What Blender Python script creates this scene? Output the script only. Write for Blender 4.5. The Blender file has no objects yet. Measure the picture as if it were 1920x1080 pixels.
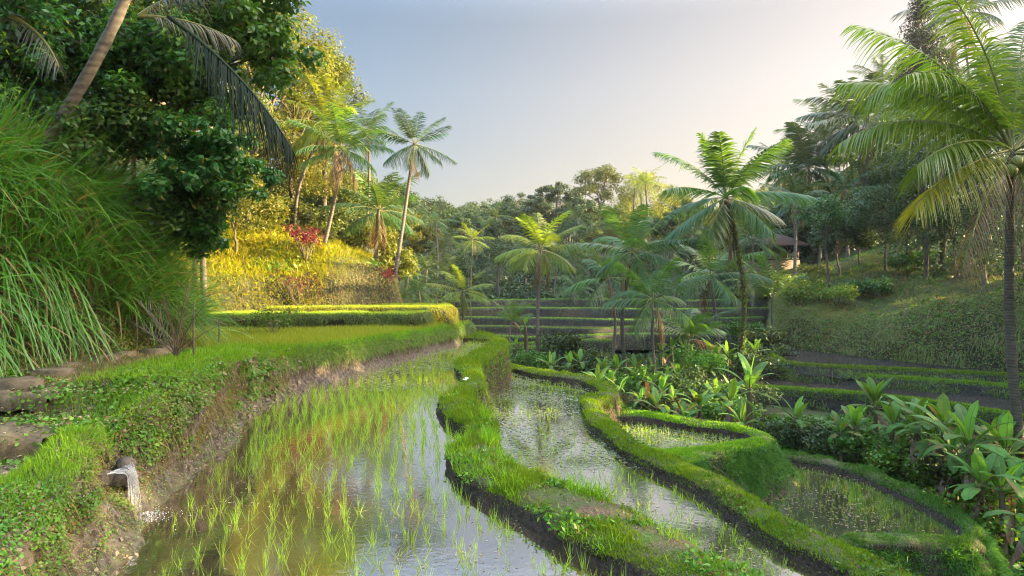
import bpy, math, numpy as np
PI = math.pi
rng = np.random.default_rng(11)
SC = bpy.context.scene
COL = SC.collection

# ---------------------------------------------------------------- camera model
FPX, HOR, CZ = 1200.0, 520.0, 2.3
def W(px, py, d):
    return np.array([(px-960)/FPX*d, d, CZ-(py-HOR)/FPX*d])
def G(px, py, z):
    return W(px, py, (CZ-z)*FPX/(py-HOR))
cam = bpy.data.cameras.new('camera'); camo = bpy.data.objects.new('camera', cam); COL.objects.link(camo)
camo.location = (0, 0, CZ); camo.rotation_euler = (PI/2, 0, 0)
cam.sensor_width = 36; cam.lens = 36*FPX/1920; cam.shift_y = -(540-HOR)/1920
cam.clip_start = .05; cam.clip_end = 5000
SC.camera = camo

# ---------------------------------------------------------------- numeric helpers
def nrm(v):
    v = np.asarray(v, float)
    return v/np.maximum(np.linalg.norm(v, axis=-1, keepdims=True), 1e-9)
def _hash(ix, iy, iz):
    n = (ix*374761393 + iy*668265263 + iz*2147483647 + 144665) & 0x7fffffff
    n = ((n ^ (n >> 13))*1274126177) & 0x7fffffff
    return ((n ^ (n >> 16)) & 0xffff)/65535.0
def vnoise(p):
    p = np.asarray(p, float); i = np.floor(p).astype(np.int64); f = p-i; f = f*f*(3-2*f)
    r = 0
    for dx in (0, 1):
        for dy in (0, 1):
            for dz in (0, 1):
                w = (f[..., 0] if dx else 1-f[..., 0])*(f[..., 1] if dy else 1-f[..., 1])*(f[..., 2] if dz else 1-f[..., 2])
                r = r + w*_hash(i[..., 0]+dx, i[..., 1]+dy, i[..., 2]+dz)
    return r*2-1
def fbm(p, o=3):
    p = np.asarray(p, float); r = 0; a = .6
    for k in range(o):
        r = r+a*vnoise(p*(2**k)+17.3*k); a *= .5
    return r
def p3(x, y, z=0.0):
    x = np.asarray(x, float)
    return np.stack([x, np.broadcast_to(y, x.shape), np.broadcast_to(z, x.shape)], -1)
def spline(pts, n):
    """Catmull-Rom resample of (K,D) to n*(K-1)+1 points"""
    P = np.asarray(pts, float); P = np.vstack([2*P[0]-P[1], P, 2*P[-1]-P[-2]])
    t = np.linspace(0, 1, n, endpoint=False)[:, None]; out = []
    for i in range(1, len(P)-2):
        a, b, c, d = P[i-1], P[i], P[i+1], P[i+2]
        out.append(.5*((2*b)+(c-a)*t+(2*a-5*b+4*c-d)*t*t+(-a+3*b-3*c+d)*t**3))
    return np.vstack(out+[P[-2][None]])

class MB:
    def __init__(s): s.V = []; s.F = []; s.n = 0
    def add(s, v, f):
        v = np.asarray(v, np.float32).reshape(-1, 3); f = np.asarray(f, np.int64)
        s.V.append(v); s.F.append(f+s.n); s.n += len(v)
    def mesh(s, name, off=(0, 0, 0), smooth=False):
        me = bpy.data.meshes.new(name)
        if not s.V: return me
        V = np.vstack(s.V)-np.asarray(off, np.float32)
        me.vertices.add(len(V)); me.vertices.foreach_set('co', V.astype(np.float32).ravel())
        loops = np.concatenate([f.ravel() for f in s.F]).astype(np.int32)
        tot = np.concatenate([np.full(len(f), f.shape[1]) for f in s.F]).astype(np.int32)
        st = np.concatenate([[0], np.cumsum(tot)[:-1]]).astype(np.int32)
        me.loops.add(len(loops)); me.loops.foreach_set('vertex_index', loops)
        me.polygons.add(len(tot)); me.polygons.foreach_set('loop_start', st)
        if smooth: me.polygons.foreach_set('use_smooth', np.ones(len(tot), bool))
        me.update(calc_edges=True)
        return me
    def build(s, name, mat, parent=None, smooth=False, loc=None):
        off = np.array(parent['_w']) if parent is not None else (np.array(loc) if loc is not None else np.zeros(3))
        me = s.mesh(name, off, smooth)
        for m in (mat if isinstance(mat, (list, tuple)) else [mat]): me.materials.append(m)
        o = bpy.data.objects.new(name, me); COL.objects.link(o)
        if parent is not None: o.parent = parent; o['_w'] = tuple(off)
        else: o.location = off; o['_w'] = tuple(float(x) for x in off)
        return o

def thing(name, label, cat, loc, group=None):
    o = bpy.data.objects.new(name, None); COL.objects.link(o); o.location = loc
    o.empty_display_size = .2
    o['label'] = label; o['category'] = cat; o['_w'] = tuple(float(x) for x in loc)
    if group: o['group'] = group
    return o
def tag(o, label, cat, group=None):
    o['label'] = label; o['category'] = cat
    if group: o['group'] = group
    return o
def kind(o, k, label=None):
    o['kind'] = k
    if label: o['label'] = label
    return o
def clone(root, loc, rz, sc, label, group):
    r = root.copy(); COL.objects.link(r); r.location = loc; r.rotation_euler = (0, 0, rz)
    r.scale = sc if hasattr(sc, '__len__') else (sc, sc, sc)
    if label: r['label'] = label
    if group: r['group'] = group
    for ch in root.children:
        c = ch.copy(); COL.objects.link(c); c.parent = r
    return r

# ---------------------------------------------------------------- shape helpers
def gridq(R, C):
    i = np.arange(R*C).reshape(R, C)
    return np.stack([i[:-1, :-1], i[:-1, 1:], i[1:, 1:], i[1:, :-1]], -1).reshape(-1, 4)
def loft(mb, P):
    P = np.asarray(P); mb.add(P, gridq(*P.shape[:2]))
def tube(mb, pts, rad, k=8, cap=True):
    P = np.asarray(pts, float); n = len(P); rad = np.broadcast_to(rad, (n,))
    T = np.gradient(P, axis=0); T = nrm(T)
    ref = np.where(np.abs(T[:, 2:3]) > .9, np.array([[1., 0, 0]]), np.array([[0, 0, 1.]]))
    if np.ptp(ref[:, 0]) > 0: ref = np.tile(np.array([[.577, .31, .12]]), (n, 1))
    A = nrm(np.cross(T, ref)); B = np.cross(T, A)
    a = np.arange(k)/k*2*PI
    V = P[:, None]+rad[:, None, None]*(np.cos(a)[None, :, None]*A[:, None]+np.sin(a)[None, :, None]*B[:, None])
    i = np.arange(n*k).reshape(n, k); j = np.roll(i, -1, axis=1)
    mb.add(V, np.stack([i[:-1], j[:-1], j[1:], i[1:]], -1).reshape(-1, 4))
    if cap:
        mb.add(np.vstack([V[-1], P[-1:]+T[-1:]*rad[-1]*.3]), np.stack([np.arange(k), (np.arange(k)+1) % k, np.full(k, k)], -1))
def box(mb, c, s, rz=0):
    v = np.array([[x, y, z] for z in (-.5, .5) for y in (-.5, .5) for x in (-.5, .5)])*np.asarray(s)
    ca, sa = math.cos(rz), math.sin(rz); v = np.stack([v[:, 0]*ca-v[:, 1]*sa, v[:, 0]*sa+v[:, 1]*ca, v[:, 2]], -1)+np.asarray(c)
    mb.add(v, [[0, 2, 3, 1], [4, 5, 7, 6], [0, 1, 5, 4], [2, 6, 7, 3], [0, 4, 6, 2], [1, 3, 7, 5]])
def ball(mb, c, r, k=8, sq=1.0):
    ph = np.linspace(0, PI, k//2+2); th = np.arange(k)/k*2*PI
    V = np.stack([np.sin(ph)[:, None]*np.cos(th), np.sin(ph)[:, None]*np.sin(th), np.cos(ph)[:, None]*np.ones(k)*sq], -1)*r+np.asarray(c)
    i = np.arange(V.shape[0]*k).reshape(-1, k); j = np.roll(i, -1, 1)
    mb.add(V, np.stack([i[:-1], i[1:], j[1:], j[:-1]], -1).reshape(-1, 4))
def blades(mb, base, d, L, w, droop, segs=3, side=None, prof=((0, .3, 1), (.7, 1, .06)), r=None):
    base = np.asarray(base, float); N = len(base)
    if N == 0: return
    r = r or rng
    d = nrm(d); L = np.broadcast_to(L, (N,)); w = np.broadcast_to(w, (N,)); droop = np.broadcast_to(droop, (N,))
    t = np.linspace(0, 1, segs+1)
    p = base[:, None]+d[:, None]*(L[:, None]*t)[..., None]
    p[..., 2] -= (droop*L)[:, None]*t**2
    if side is None: side = np.cross(d, r.normal(size=(N, 3)))
    side = nrm(side); pr = np.interp(t, prof[0], prof[1])
    off = side[:, None]*(w[:, None]*pr*.5)[..., None]
    V = np.stack([p-off, p+off], 2)
    b = (np.arange(N)*(segs+1)*2)[:, None]; s = np.arange(segs)[None]*2
    f = np.stack([b+s, b+s+1, b+s+3, b+s+2], -1).reshape(-1, 4)
    mb.add(V, f)
def cards(mb, c, n, L, w, r=None, droop=.15, ax=None):
    r = r or rng; c = np.asarray(c, float); N = len(c)
    if N == 0: return
    n = nrm(n); ax = nrm(np.cross(n, r.normal(size=(N, 3))) if ax is None else ax); sd = nrm(np.cross(n, ax))
    L = np.broadcast_to(L, (N,))[:, None]; w = np.broadcast_to(w, (N,))[:, None]
    m = c+ax*L*.45+n*L*droop*.5
    V = np.stack([c, m+sd*w*.5, c+ax*L-n*L*droop, m-sd*w*.5], 1)
    mb.add(V, np.arange(N*4).reshape(N, 4))
def sample(P, n, weight=None, r=None):
    """n points on a grid surface P (R,C,3) -> pos, normal, (row, col)"""
    r = r or rng
    a = P[1:, :-1]-P[:-1, :-1]; b = P[:-1, 1:]-P[:-1, :-1]; N = np.cross(b, a); A = np.linalg.norm(N, axis=-1)
    wt = A*(1 if weight is None else weight); wt = wt.ravel(); wt = wt/wt.sum()
    k = r.choice(len(wt), n, p=wt); i, j = np.unravel_index(k, A.shape); u = r.random(n)[:, None]; v = r.random(n)[:, None]
    pos = (P[i, j]*(1-u)+P[i+1, j]*u)*(1-v)+(P[i, j+1]*(1-u)+P[i+1, j+1]*u)*v
    nn = nrm(N[i, j]); 
    return pos, nn, i, j
def inpoly(x, y, poly):
    poly = np.asarray(poly); c = np.zeros(np.shape(x), bool); n = len(poly)
    for i in range(n):
        x1, y1 = poly[i][:2]; x2, y2 = poly[(i+1) % n][:2]
        if y1 == y2: continue
        k = ((y1 > y) != (y2 > y)) & (x < (x2-x1)*(y-y1)/(y2-y1)+x1); c ^= k
    return c
def distline(x, y, line):
    line = np.asarray(line, float); best = np.full(np.shape(x), 1e9)
    for a, b in zip(line[:-1], line[1:]):
        ex, ey = b[0]-a[0], b[1]-a[1]; t = np.clip(((x-a[0])*ex+(y-a[1])*ey)/(ex*ex+ey*ey), 0, 1)
        best = np.minimum(best, np.hypot(x-a[0]-t*ex, y-a[1]-t*ey))
    return best

# ---------------------------------------------------------------- materials
def newmat(name):
    m = bpy.data.materials.new(name); m.use_nodes = True; nt = m.node_tree; nt.nodes.clear()
    return m, nt, nt.nodes, nt.links
def leafmat(name, ca, cb, tr=.35, trc=None, rough=.5, spec=.3, dry=None, dryf=.06):
    """leaf: colour varied per leaf and per plant, light passes through"""
    m, nt, N, Lk = newmat(name)
    g = N.new('ShaderNodeNewGeometry'); oi = N.new('ShaderNodeObjectInfo')
    mix = N.new('ShaderNodeMix'); mix.data_type = 'RGBA'; mix.inputs[6].default_value = (*ca, 1); mix.inputs[7].default_value = (*cb, 1)
    Lk.new(g.outputs['Random Per Island'], mix.inputs[0]); col = mix.outputs[2]
    if dry:
        mt = N.new('ShaderNodeMath'); mt.operation = 'MULTIPLY'; mt.inputs[1].default_value = 7.31; Lk.new(g.outputs['Random Per Island'], mt.inputs[0])
        fr = N.new('ShaderNodeMath'); fr.operation = 'FRACT'; Lk.new(mt.outputs[0], fr.inputs[0])
        lt = N.new('ShaderNodeMath'); lt.operation = 'LESS_THAN'; lt.inputs[1].default_value = dryf; Lk.new(fr.outputs[0], lt.inputs[0])
        m2 = N.new('ShaderNodeMix'); m2.data_type = 'RGBA'; m2.inputs[7].default_value = (*dry, 1)
        Lk.new(lt.outputs[0], m2.inputs[0]); Lk.new(col, m2.inputs[6]); col = m2.outputs[2]
    hs = N.new('ShaderNodeHueSaturation')
    mr = N.new('ShaderNodeMapRange'); mr.inputs[3].default_value = .75; mr.inputs[4].default_value = 1.25
    Lk.new(oi.outputs['Random'], mr.inputs[0]); Lk.new(mr.outputs[0], hs.inputs['Value'])
    mh = N.new('ShaderNodeMapRange'); mh.inputs[3].default_value = .485; mh.inputs[4].default_value = .51
    Lk.new(oi.outputs['Random'], mh.inputs[0]); Lk.new(mh.outputs[0], hs.inputs['Hue'])
    Lk.new(col, hs.inputs['Color'])
    p = N.new('ShaderNodeBsdfPrincipled'); p.inputs['Roughness'].default_value = rough; p.inputs['Specular IOR Level'].default_value = spec
    Lk.new(hs.outputs[0], p.inputs['Base Color'])
    t = N.new('ShaderNodeBsdfTranslucent'); mm = N.new('ShaderNodeMix'); mm.data_type = 'RGBA'; mm.blend_type = 'MULTIPLY'; mm.inputs[0].default_value = 1
    mm.inputs[7].default_value = (*(trc or (1.7, 1.5, .6)), 1); Lk.new(hs.outputs[0], mm.inputs[6]); Lk.new(mm.outputs[2], t.inputs['Color'])
    s = N.new('ShaderNodeMixShader'); s.inputs[0].default_value = tr
    o = N.new('ShaderNodeOutputMaterial'); Lk.new(p.outputs[0], s.inputs[1]); Lk.new(t.outputs[0], s.inputs[2]); Lk.new(s.outputs[0], o.inputs[0])
    return m
def groundmat(name, flat, steep, sc=3.0, lo=.45, hi=.75, bump=.4, rough=.95, flat2=None, steep2=None):
    """soil where it is steep, turf where it is flat"""
    m, nt, N, Lk = newmat(name)
    tc = N.new('ShaderNodeTexCoord'); g = N.new('ShaderNodeNewGeometry'); sx = N.new('ShaderNodeSeparateXYZ'); Lk.new(g.outputs['Normal'], sx.inputs[0])
    n1 = N.new('ShaderNodeTexNoise'); n1.inputs['Scale'].default_value = sc; n1.inputs['Detail'].default_value = 8; n1.inputs['Roughness'].default_value = .65; Lk.new(tc.outputs['Object'], n1.inputs['Vector'])
    n2 = N.new('ShaderNodeTexNoise'); n2.inputs['Scale'].default_value = sc*7; n2.inputs['Detail'].default_value = 5; Lk.new(tc.outputs['Object'], n2.inputs['Vector'])
    def cm(a, b, fac):
        k = N.new('ShaderNodeMix'); k.data_type = 'RGBA'; k.inputs[6].default_value = (*a, 1); k.inputs[7].default_value = (*b, 1)
        r = N.new('ShaderNodeMapRange'); r.inputs[1].default_value = .38; r.inputs[2].default_value = .62; Lk.new(fac, r.inputs[0]); Lk.new(r.outputs[0], k.inputs[0]); return k.outputs[2]
    cf = cm(flat, flat2 or tuple(c*.5 for c in flat), n1.outputs['Fac']); cs = cm(steep, steep2 or tuple(c*.45 for c in steep), n2.outputs['Fac'])
    ad = N.new('ShaderNodeMath'); ad.operation = 'ADD'; sb = N.new('ShaderNodeMath'); sb.operation = 'MULTIPLY_ADD'; sb.inputs[1].default_value = .5; sb.inputs[2].default_value = -.25
    Lk.new(n1.outputs['Fac'], sb.inputs[0]); Lk.new(sx.outputs[2], ad.inputs[0]); Lk.new(sb.outputs[0], ad.inputs[1])
    mr = N.new('ShaderNodeMapRange'); mr.inputs[1].default_value = lo; mr.inputs[2].default_value = hi; Lk.new(ad.outputs[0], mr.inputs[0])
    k = N.new('ShaderNodeMix'); k.data_type = 'RGBA'; Lk.new(mr.outputs[0], k.inputs[0]); Lk.new(cs, k.inputs[6]); Lk.new(cf, k.inputs[7])
    p = N.new('ShaderNodeBsdfPrincipled'); p.inputs['Roughness'].default_value = rough; p.inputs['Specular IOR Level'].default_value = .2; Lk.new(k.outputs[2], p.inputs['Base Color'])
    b = N.new('ShaderNodeBump'); b.inputs['Strength'].default_value = bump; b.inputs['Distance'].default_value = .06; Lk.new(n2.outputs['Fac'], b.inputs['Height']); Lk.new(b.outputs[0], p.inputs['Normal'])
    o = N.new('ShaderNodeOutputMaterial'); Lk.new(p.outputs[0], o.inputs[0]); return m
def mottled(name, a, b, scale=8, rough=.85, bump=.3, stretch=(1, 1, 1), spec=.25, bands=0):
    m, nt, N, Lk = newmat(name)
    tc = N.new('ShaderNodeTexCoord'); mp = N.new('ShaderNodeMapping'); mp.inputs['Scale'].default_value = stretch; Lk.new(tc.outputs['Object'], mp.inputs[0])
    n1 = N.new('ShaderNodeTexNoise'); n1.inputs['Scale'].default_value = scale; n1.inputs['Detail'].default_value = 7; n1.inputs['Roughness'].default_value = .7; Lk.new(mp.outputs[0], n1.inputs['Vector'])
    fac = n1.outputs['Fac']
    if bands:
        wv = N.new('ShaderNodeTexWave'); wv.bands_direction = 'Z'; wv.inputs['Scale'].default_value = bands; wv.inputs['Distortion'].default_value = 2.5; wv.inputs['Detail'].default_value = 3; Lk.new(tc.outputs['Object'], wv.inputs['Vector'])
        mx = N.new('ShaderNodeMath'); mx.operation = 'MULTIPLY_ADD'; mx.inputs[1].default_value = .16; Lk.new(wv.outputs['Fac'], mx.inputs[0])
        h = N.new('ShaderNodeMath'); h.operation = 'MULTIPLY'; h.inputs[1].default_value = .84; Lk.new(fac, h.inputs[0]); Lk.new(h.outputs[0], mx.inputs[2]); fac = mx.outputs[0]
    r = N.new('ShaderNodeMapRange'); r.inputs[1].default_value = .32; r.inputs[2].default_value = .68; Lk.new(fac, r.inputs[0])
    k = N.new('ShaderNodeMix'); k.data_type = 'RGBA'; k.inputs[6].default_value = (*a, 1); k.inputs[7].default_value = (*b, 1); Lk.new(r.outputs[0], k.inputs[0])
    p = N.new('ShaderNodeBsdfPrincipled'); p.inputs['Roughness'].default_value = rough; p.inputs['Specular IOR Level'].default_value = spec; Lk.new(k.outputs[2], p.inputs['Base Color'])
    bp = N.new('ShaderNodeBump'); bp.inputs['Strength'].default_value = bump; bp.inputs['Distance'].default_value = .03; Lk.new(fac, bp.inputs['Height']); Lk.new(bp.outputs[0], p.inputs['Normal'])
    o = N.new('ShaderNodeOutputMaterial'); Lk.new(p.outputs[0], o.inputs[0]); return m
def watermat(name, mud, mud2, ior=1.6, ripple=.02, rscale=9):
    m, nt, N, Lk = newmat(name)
    tc = N.new('ShaderNodeTexCoord')
    n1 = N.new('ShaderNodeTexNoise'); n1.inputs['Scale'].default_value = .8; n1.inputs['Detail'].default_value = 8; n1.inputs['Roughness'].default_value = .65; Lk.new(tc.outputs['Object'], n1.inputs['Vector'])
    k = N.new('ShaderNodeMix'); k.data_type = 'RGBA'; k.inputs[6].default_value = (*mud, 1); k.inputs[7].default_value = (*mud2, 1)
    r = N.new('ShaderNodeMapRange'); r.inputs[1].default_value = .38; r.inputs[2].default_value = .62; Lk.new(n1.outputs['Fac'], r.inputs[0]); Lk.new(r.outputs[0], k.inputs[0])
    n2 = N.new('ShaderNodeTexNoise'); n2.inputs['Scale'].default_value = rscale; n2.inputs['Detail'].default_value = 3; Lk.new(tc.outputs['Object'], n2.inputs['Vector'])
    n3 = N.new('ShaderNodeTexNoise'); n3.inputs['Scale'].default_value = 1.3; n3.inputs['Detail'].default_value = 2; Lk.new(tc.outputs['Object'], n3.inputs['Vector'])
    st = N.new('ShaderNodeMapRange'); st.inputs[1].default_value = .4; st.inputs[2].default_value = .7; st.inputs[3].default_value = ripple*.35; st.inputs[4].default_value = ripple; Lk.new(n3.outputs['Fac'], st.inputs[0])
    b = N.new('ShaderNodeBump'); b.inputs['Distance'].default_value = .1; Lk.new(st.outputs[0], b.inputs['Strength']); Lk.new(n2.outputs['Fac'], b.inputs['Height'])
    p = N.new('ShaderNodeBsdfDiffuse'); Lk.new(k.outputs[2], p.inputs['Color'])
    gl = N.new('ShaderNodeBsdfGlossy'); gl.inputs['Roughness'].default_value = .03; gl.inputs['Color'].default_value = (1, .98, .96, 1); Lk.new(b.outputs[0], gl.inputs['Normal'])
    lw = N.new('ShaderNodeLayerWeight'); lw.inputs['Blend'].default_value = .5; Lk.new(b.outputs[0], lw.inputs['Normal'])
    fm = N.new('ShaderNodeMath'); fm.operation = 'MULTIPLY'; fm.inputs[1].default_value = ior; Lk.new(lw.outputs['Facing'], fm.inputs[0])
    ms = N.new('ShaderNodeMixShader'); Lk.new(fm.outputs[0], ms.inputs[0]); Lk.new(p.outputs[0], ms.inputs[1]); Lk.new(gl.outputs[0], ms.inputs[2])
    o = N.new('ShaderNodeOutputMaterial'); Lk.new(ms.outputs[0], o.inputs[0]); return m

M = {}
M['grass'] = leafmat('turf_blades', (.085, .205, .011), (.19, .32, .02), .38, spec=.1)
M['grass_dry'] = leafmat('dry_turf_blades', (.12, .15, .03), (.2, .17, .06), .3, dry=(.22, .13, .06), dryf=.25)
M['hedge'] = leafmat('wall_grass', (.06, .14, .012), (.14, .2, .02), .3, dry=(.16, .11, .05), dryf=.12)
M['mound'] = leafmat('mound_grass', (.04, .13, .014), (.08, .19, .02), .3)
M['reed'] = leafmat('reed_blades', (.045, .17, .018), (.11, .28, .028), .35, rough=.38, spec=.45, dry=(.24, .17, .06), dryf=.1)
M['rice'] = leafmat('rice_blades', (.14, .26, .02), (.22, .34, .035), .45)
M['field'] = leafmat('young_rice', (.2, .3, .025), (.28, .36, .04), .45)
M['lit'] = leafmat('slope_grass', (.19, .24, .008), (.34, .33, .014), .4, dry=(.25, .17, .05), dryf=.1)  # yellower grass for sunlit ground, warm sunlight put into its colour
M['mossy'] = leafmat('bank_leaves', (.07, .125, .022), (.15, .2, .035), .25, dry=(.19, .13, .065), dryf=.25)
M['slope'] = leafmat('hill_grass', (.1, .18, .022), (.2, .26, .05), .3, dry=(.27, .17, .1), dryf=.25)
M['ivy'] = leafmat('ground_leaves', (.05, .14, .014), (.12, .23, .022), .3, spec=.25, dry=(.15, .09, .04), dryf=.1)
M['fern'] = leafmat('fern_leaves', (.05, .16, .015), (.1, .24, .02), .35)
M['dark'] = leafmat('dark_glossy_leaves', (.026, .09, .016), (.085, .19, .028), .3, rough=.42, spec=.35, dry=(.12, .12, .02), dryf=.04)
M['bright'] = leafmat('bright_leaves', (.022, .085, .016), (.05, .15, .025), .3, rough=.42, spec=.4, dry=(.2, .2, .03), dryf=.05)
M['olive'] = leafmat('olive_leaves', (.06, .09, .014), (.11, .13, .02), .35)
M['warm'] = leafmat('sunlit_leaves', (.07, .105, .013), (.17, .17, .018), .42)  # golden sunlight put into the leaf colour of sunlit trees
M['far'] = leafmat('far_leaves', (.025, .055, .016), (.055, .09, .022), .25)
M['pine'] = leafmat('casuarina_needles', (.014, .028, .014), (.03, .045, .018), .12, spec=.15)
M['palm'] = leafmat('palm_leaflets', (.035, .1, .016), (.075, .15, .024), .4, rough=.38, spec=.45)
M['palmlit'] = leafmat('young_sunlit_palm_leaflets', (.1, .17, .016), (.17, .22, .022), .5, rough=.4, spec=.4)  # paler leaf for young palms; on sunlit palms the light is put into it
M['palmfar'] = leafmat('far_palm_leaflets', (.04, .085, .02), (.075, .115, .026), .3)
M['palmdead'] = leafmat('withered_palm_leaflets', (.13, .085, .04), (.22, .14, .065), .3, trc=(1.3, 1, .6))
M['palmgrey'] = leafmat('dried_palm_leaflets', (.1, .1, .075), (.2, .19, .14), .2, trc=(1.1, 1, .7))
M['blackfrond'] = leafmat('dark_palm_leaflets', (.009, .02, .01), (.022, .036, .014), .15, rough=.6, spec=.15)
M['banana'] = leafmat('banana_leaf', (.05, .14, .024), (.1, .22, .034), .4, rough=.55, spec=.2, dry=(.2, .15, .05), dryf=.06)
M['bananapale'] = leafmat('young_banana_leaf', (.1, .23, .03), (.15, .3, .04), .4, rough=.5, spec=.25)  # paler colour for the innermost, most upright leaves
M['bananadead'] = leafmat('withered_banana_leaf', (.09, .055, .03), (.19, .12, .07), .2, trc=(1.2, 1, .7))
M['red'] = leafmat('cordyline_leaves', (.1, .012, .02), (.2, .025, .03), .35, trc=(1.6, .8, .8))
M['yellow'] = leafmat('yellow_leaves', (.35, .27, .02), (.5, .36, .02), .4)
M['weed'] = leafmat('floating_weed', (.1, .11, .05), (.22, .22, .13), .05, trc=(1, 1, 1), rough=.35, spec=.6)
M['straw'] = leafmat('rice_straw', (.13, .1, .05), (.24, .19, .1), .1, trc=(1, 1, .8))
M['rachis'] = mottled('palm_midrib', (.1, .12, .03), (.2, .19, .06), 6, .6)
M['trunk'] = mottled('palm_trunk', (.085, .07, .055), (.2, .17, .14), 7, .9, .5, (1, 1, 2.5), bands=3)
M['trunkdark'] = mottled('dark_palm_trunk', (.04, .035, .025), (.13, .11, .08), 5, .9, .6, (1, 1, 2.5), bands=5)
M['bark'] = mottled('bark', (.05, .04, .03), (.15, .12, .09), 6, .95, .6, (1, 1, .3))
M['stem'] = mottled('banana_stem', (.06, .045, .025), (.15, .14, .06), 5, .7, .3, (1, 1, .3))
M['nut'] = mottled('coconut', (.1, .13, .03), (.2, .19, .05), 4, .45, .1)
M['nutbrown'] = mottled('ripe_coconut', (.07, .045, .03), (.13, .08, .05), 6, .6, .1)
M['bund'] = groundmat('bund_soil', (.045, .085, .014), (.06, .042, .028), 2.5, .5, .8, .8, flat2=(.085, .056, .034), steep2=(.025, .019, .013))
M['bank'] = groundmat('bank_soil', (.05, .065, .018), (.115, .097, .076), 2.2, .55, .85, .8, flat2=(.085, .07, .035), steep2=(.045, .034, .024))
M['terrace'] = groundmat('terrace_soil', (.06, .1, .02), (.062, .056, .045), 2, .6, .85, .6, steep2=(.028, .026, .02))
M['cliff'] = groundmat('earth_cliff', (.1, .12, .02), (.22, .15, .06), 1.2, .5, .8, .9, steep2=(.1, .07, .03))
M['ground'] = groundmat('hill_soil', (.045, .065, .018), (.06, .052, .026), .5, .4, .8, .6, flat2=(.06, .055, .025), steep2=(.03, .032, .014))
M['stone'] = mottled('path_stone', (.05, .042, .024), (.16, .13, .075), 6, .95, .8)
M['thatch'] = mottled('thatch', (.14, .1, .055), (.3, .22, .12), 10, .95, .8, (1, 1, .25))
M['wood'] = mottled('dark_wood', (.06, .035, .02), (.14, .08, .05), 6, .7, .3)
M['plaster'] = mottled('pale_wall', (.15, .1, .075), (.22, .15, .115), 3, .85, .1)
M['tiles'] = mottled('roof_tiles', (.09, .06, .045), (.18, .12, .09), 8, .85, .4)
M['white'] = mottled('white_cloth', (.62, .6, .58), (.78, .77, .75), 12, .8, .1)
M['orange'] = mottled('orange_cloth', (.5, .16, .02), (.65, .24, .03), 12, .8, .1)
M['foam'] = mottled('water_foam', (.5, .52, .52), (.9, .9, .9), 20, .25, .5, spec=.5)
M['water'] = watermat('paddy_water', (.03, .022, .013), (.075, .052, .026), 1.0, .035, 12)
M['water_low'] = watermat('lower_paddy_water', (.03, .026, .016), (.05, .042, .024), 1.0, .03, 10)
M['water_dark'] = watermat('terrace_water', (.04, .034, .027), (.026, .023, .017), .12, .05, 8)

m, nt, N, Lk = newmat('falling_water'); p = N.new('ShaderNodeBsdfPrincipled'); p.inputs['Base Color'].default_value = (.85, .88, .9, 1); p.inputs['Roughness'].default_value = .15; p.inputs['Transmission Weight'].default_value = .85; p.inputs['IOR'].default_value = 1.33
o = N.new('ShaderNodeOutputMaterial'); Lk.new(p.outputs[0], o.inputs[0]); M['fall'] = m

M['palmnear'] = leafmat('backlit_palm_leaflets', (.075, .17, .014), (.16, .24, .02), .5, rough=.36, spec=.5)  # sun glow the near palm never receives, put into colour and translucency
M['palmshade'] = leafmat('shaded_palm_leaflets', (.022, .06, .012), (.05, .095, .018), .2, rough=.4, spec=.4)  # darker copy of the palm leaf, shade put into its colour
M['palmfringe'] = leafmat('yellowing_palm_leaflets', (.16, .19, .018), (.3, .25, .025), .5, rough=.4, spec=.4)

M['palmdry'] = leafmat('dry_brown_palm_leaflets', (.07, .05, .03), (.13, .1, .06), .1, trc=(1, 1, .8))

M['wetrock'] = mottled('wet_stone', (.025, .022, .015), (.085, .07, .05), 14, .55, 1.0, spec=.4)
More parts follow.
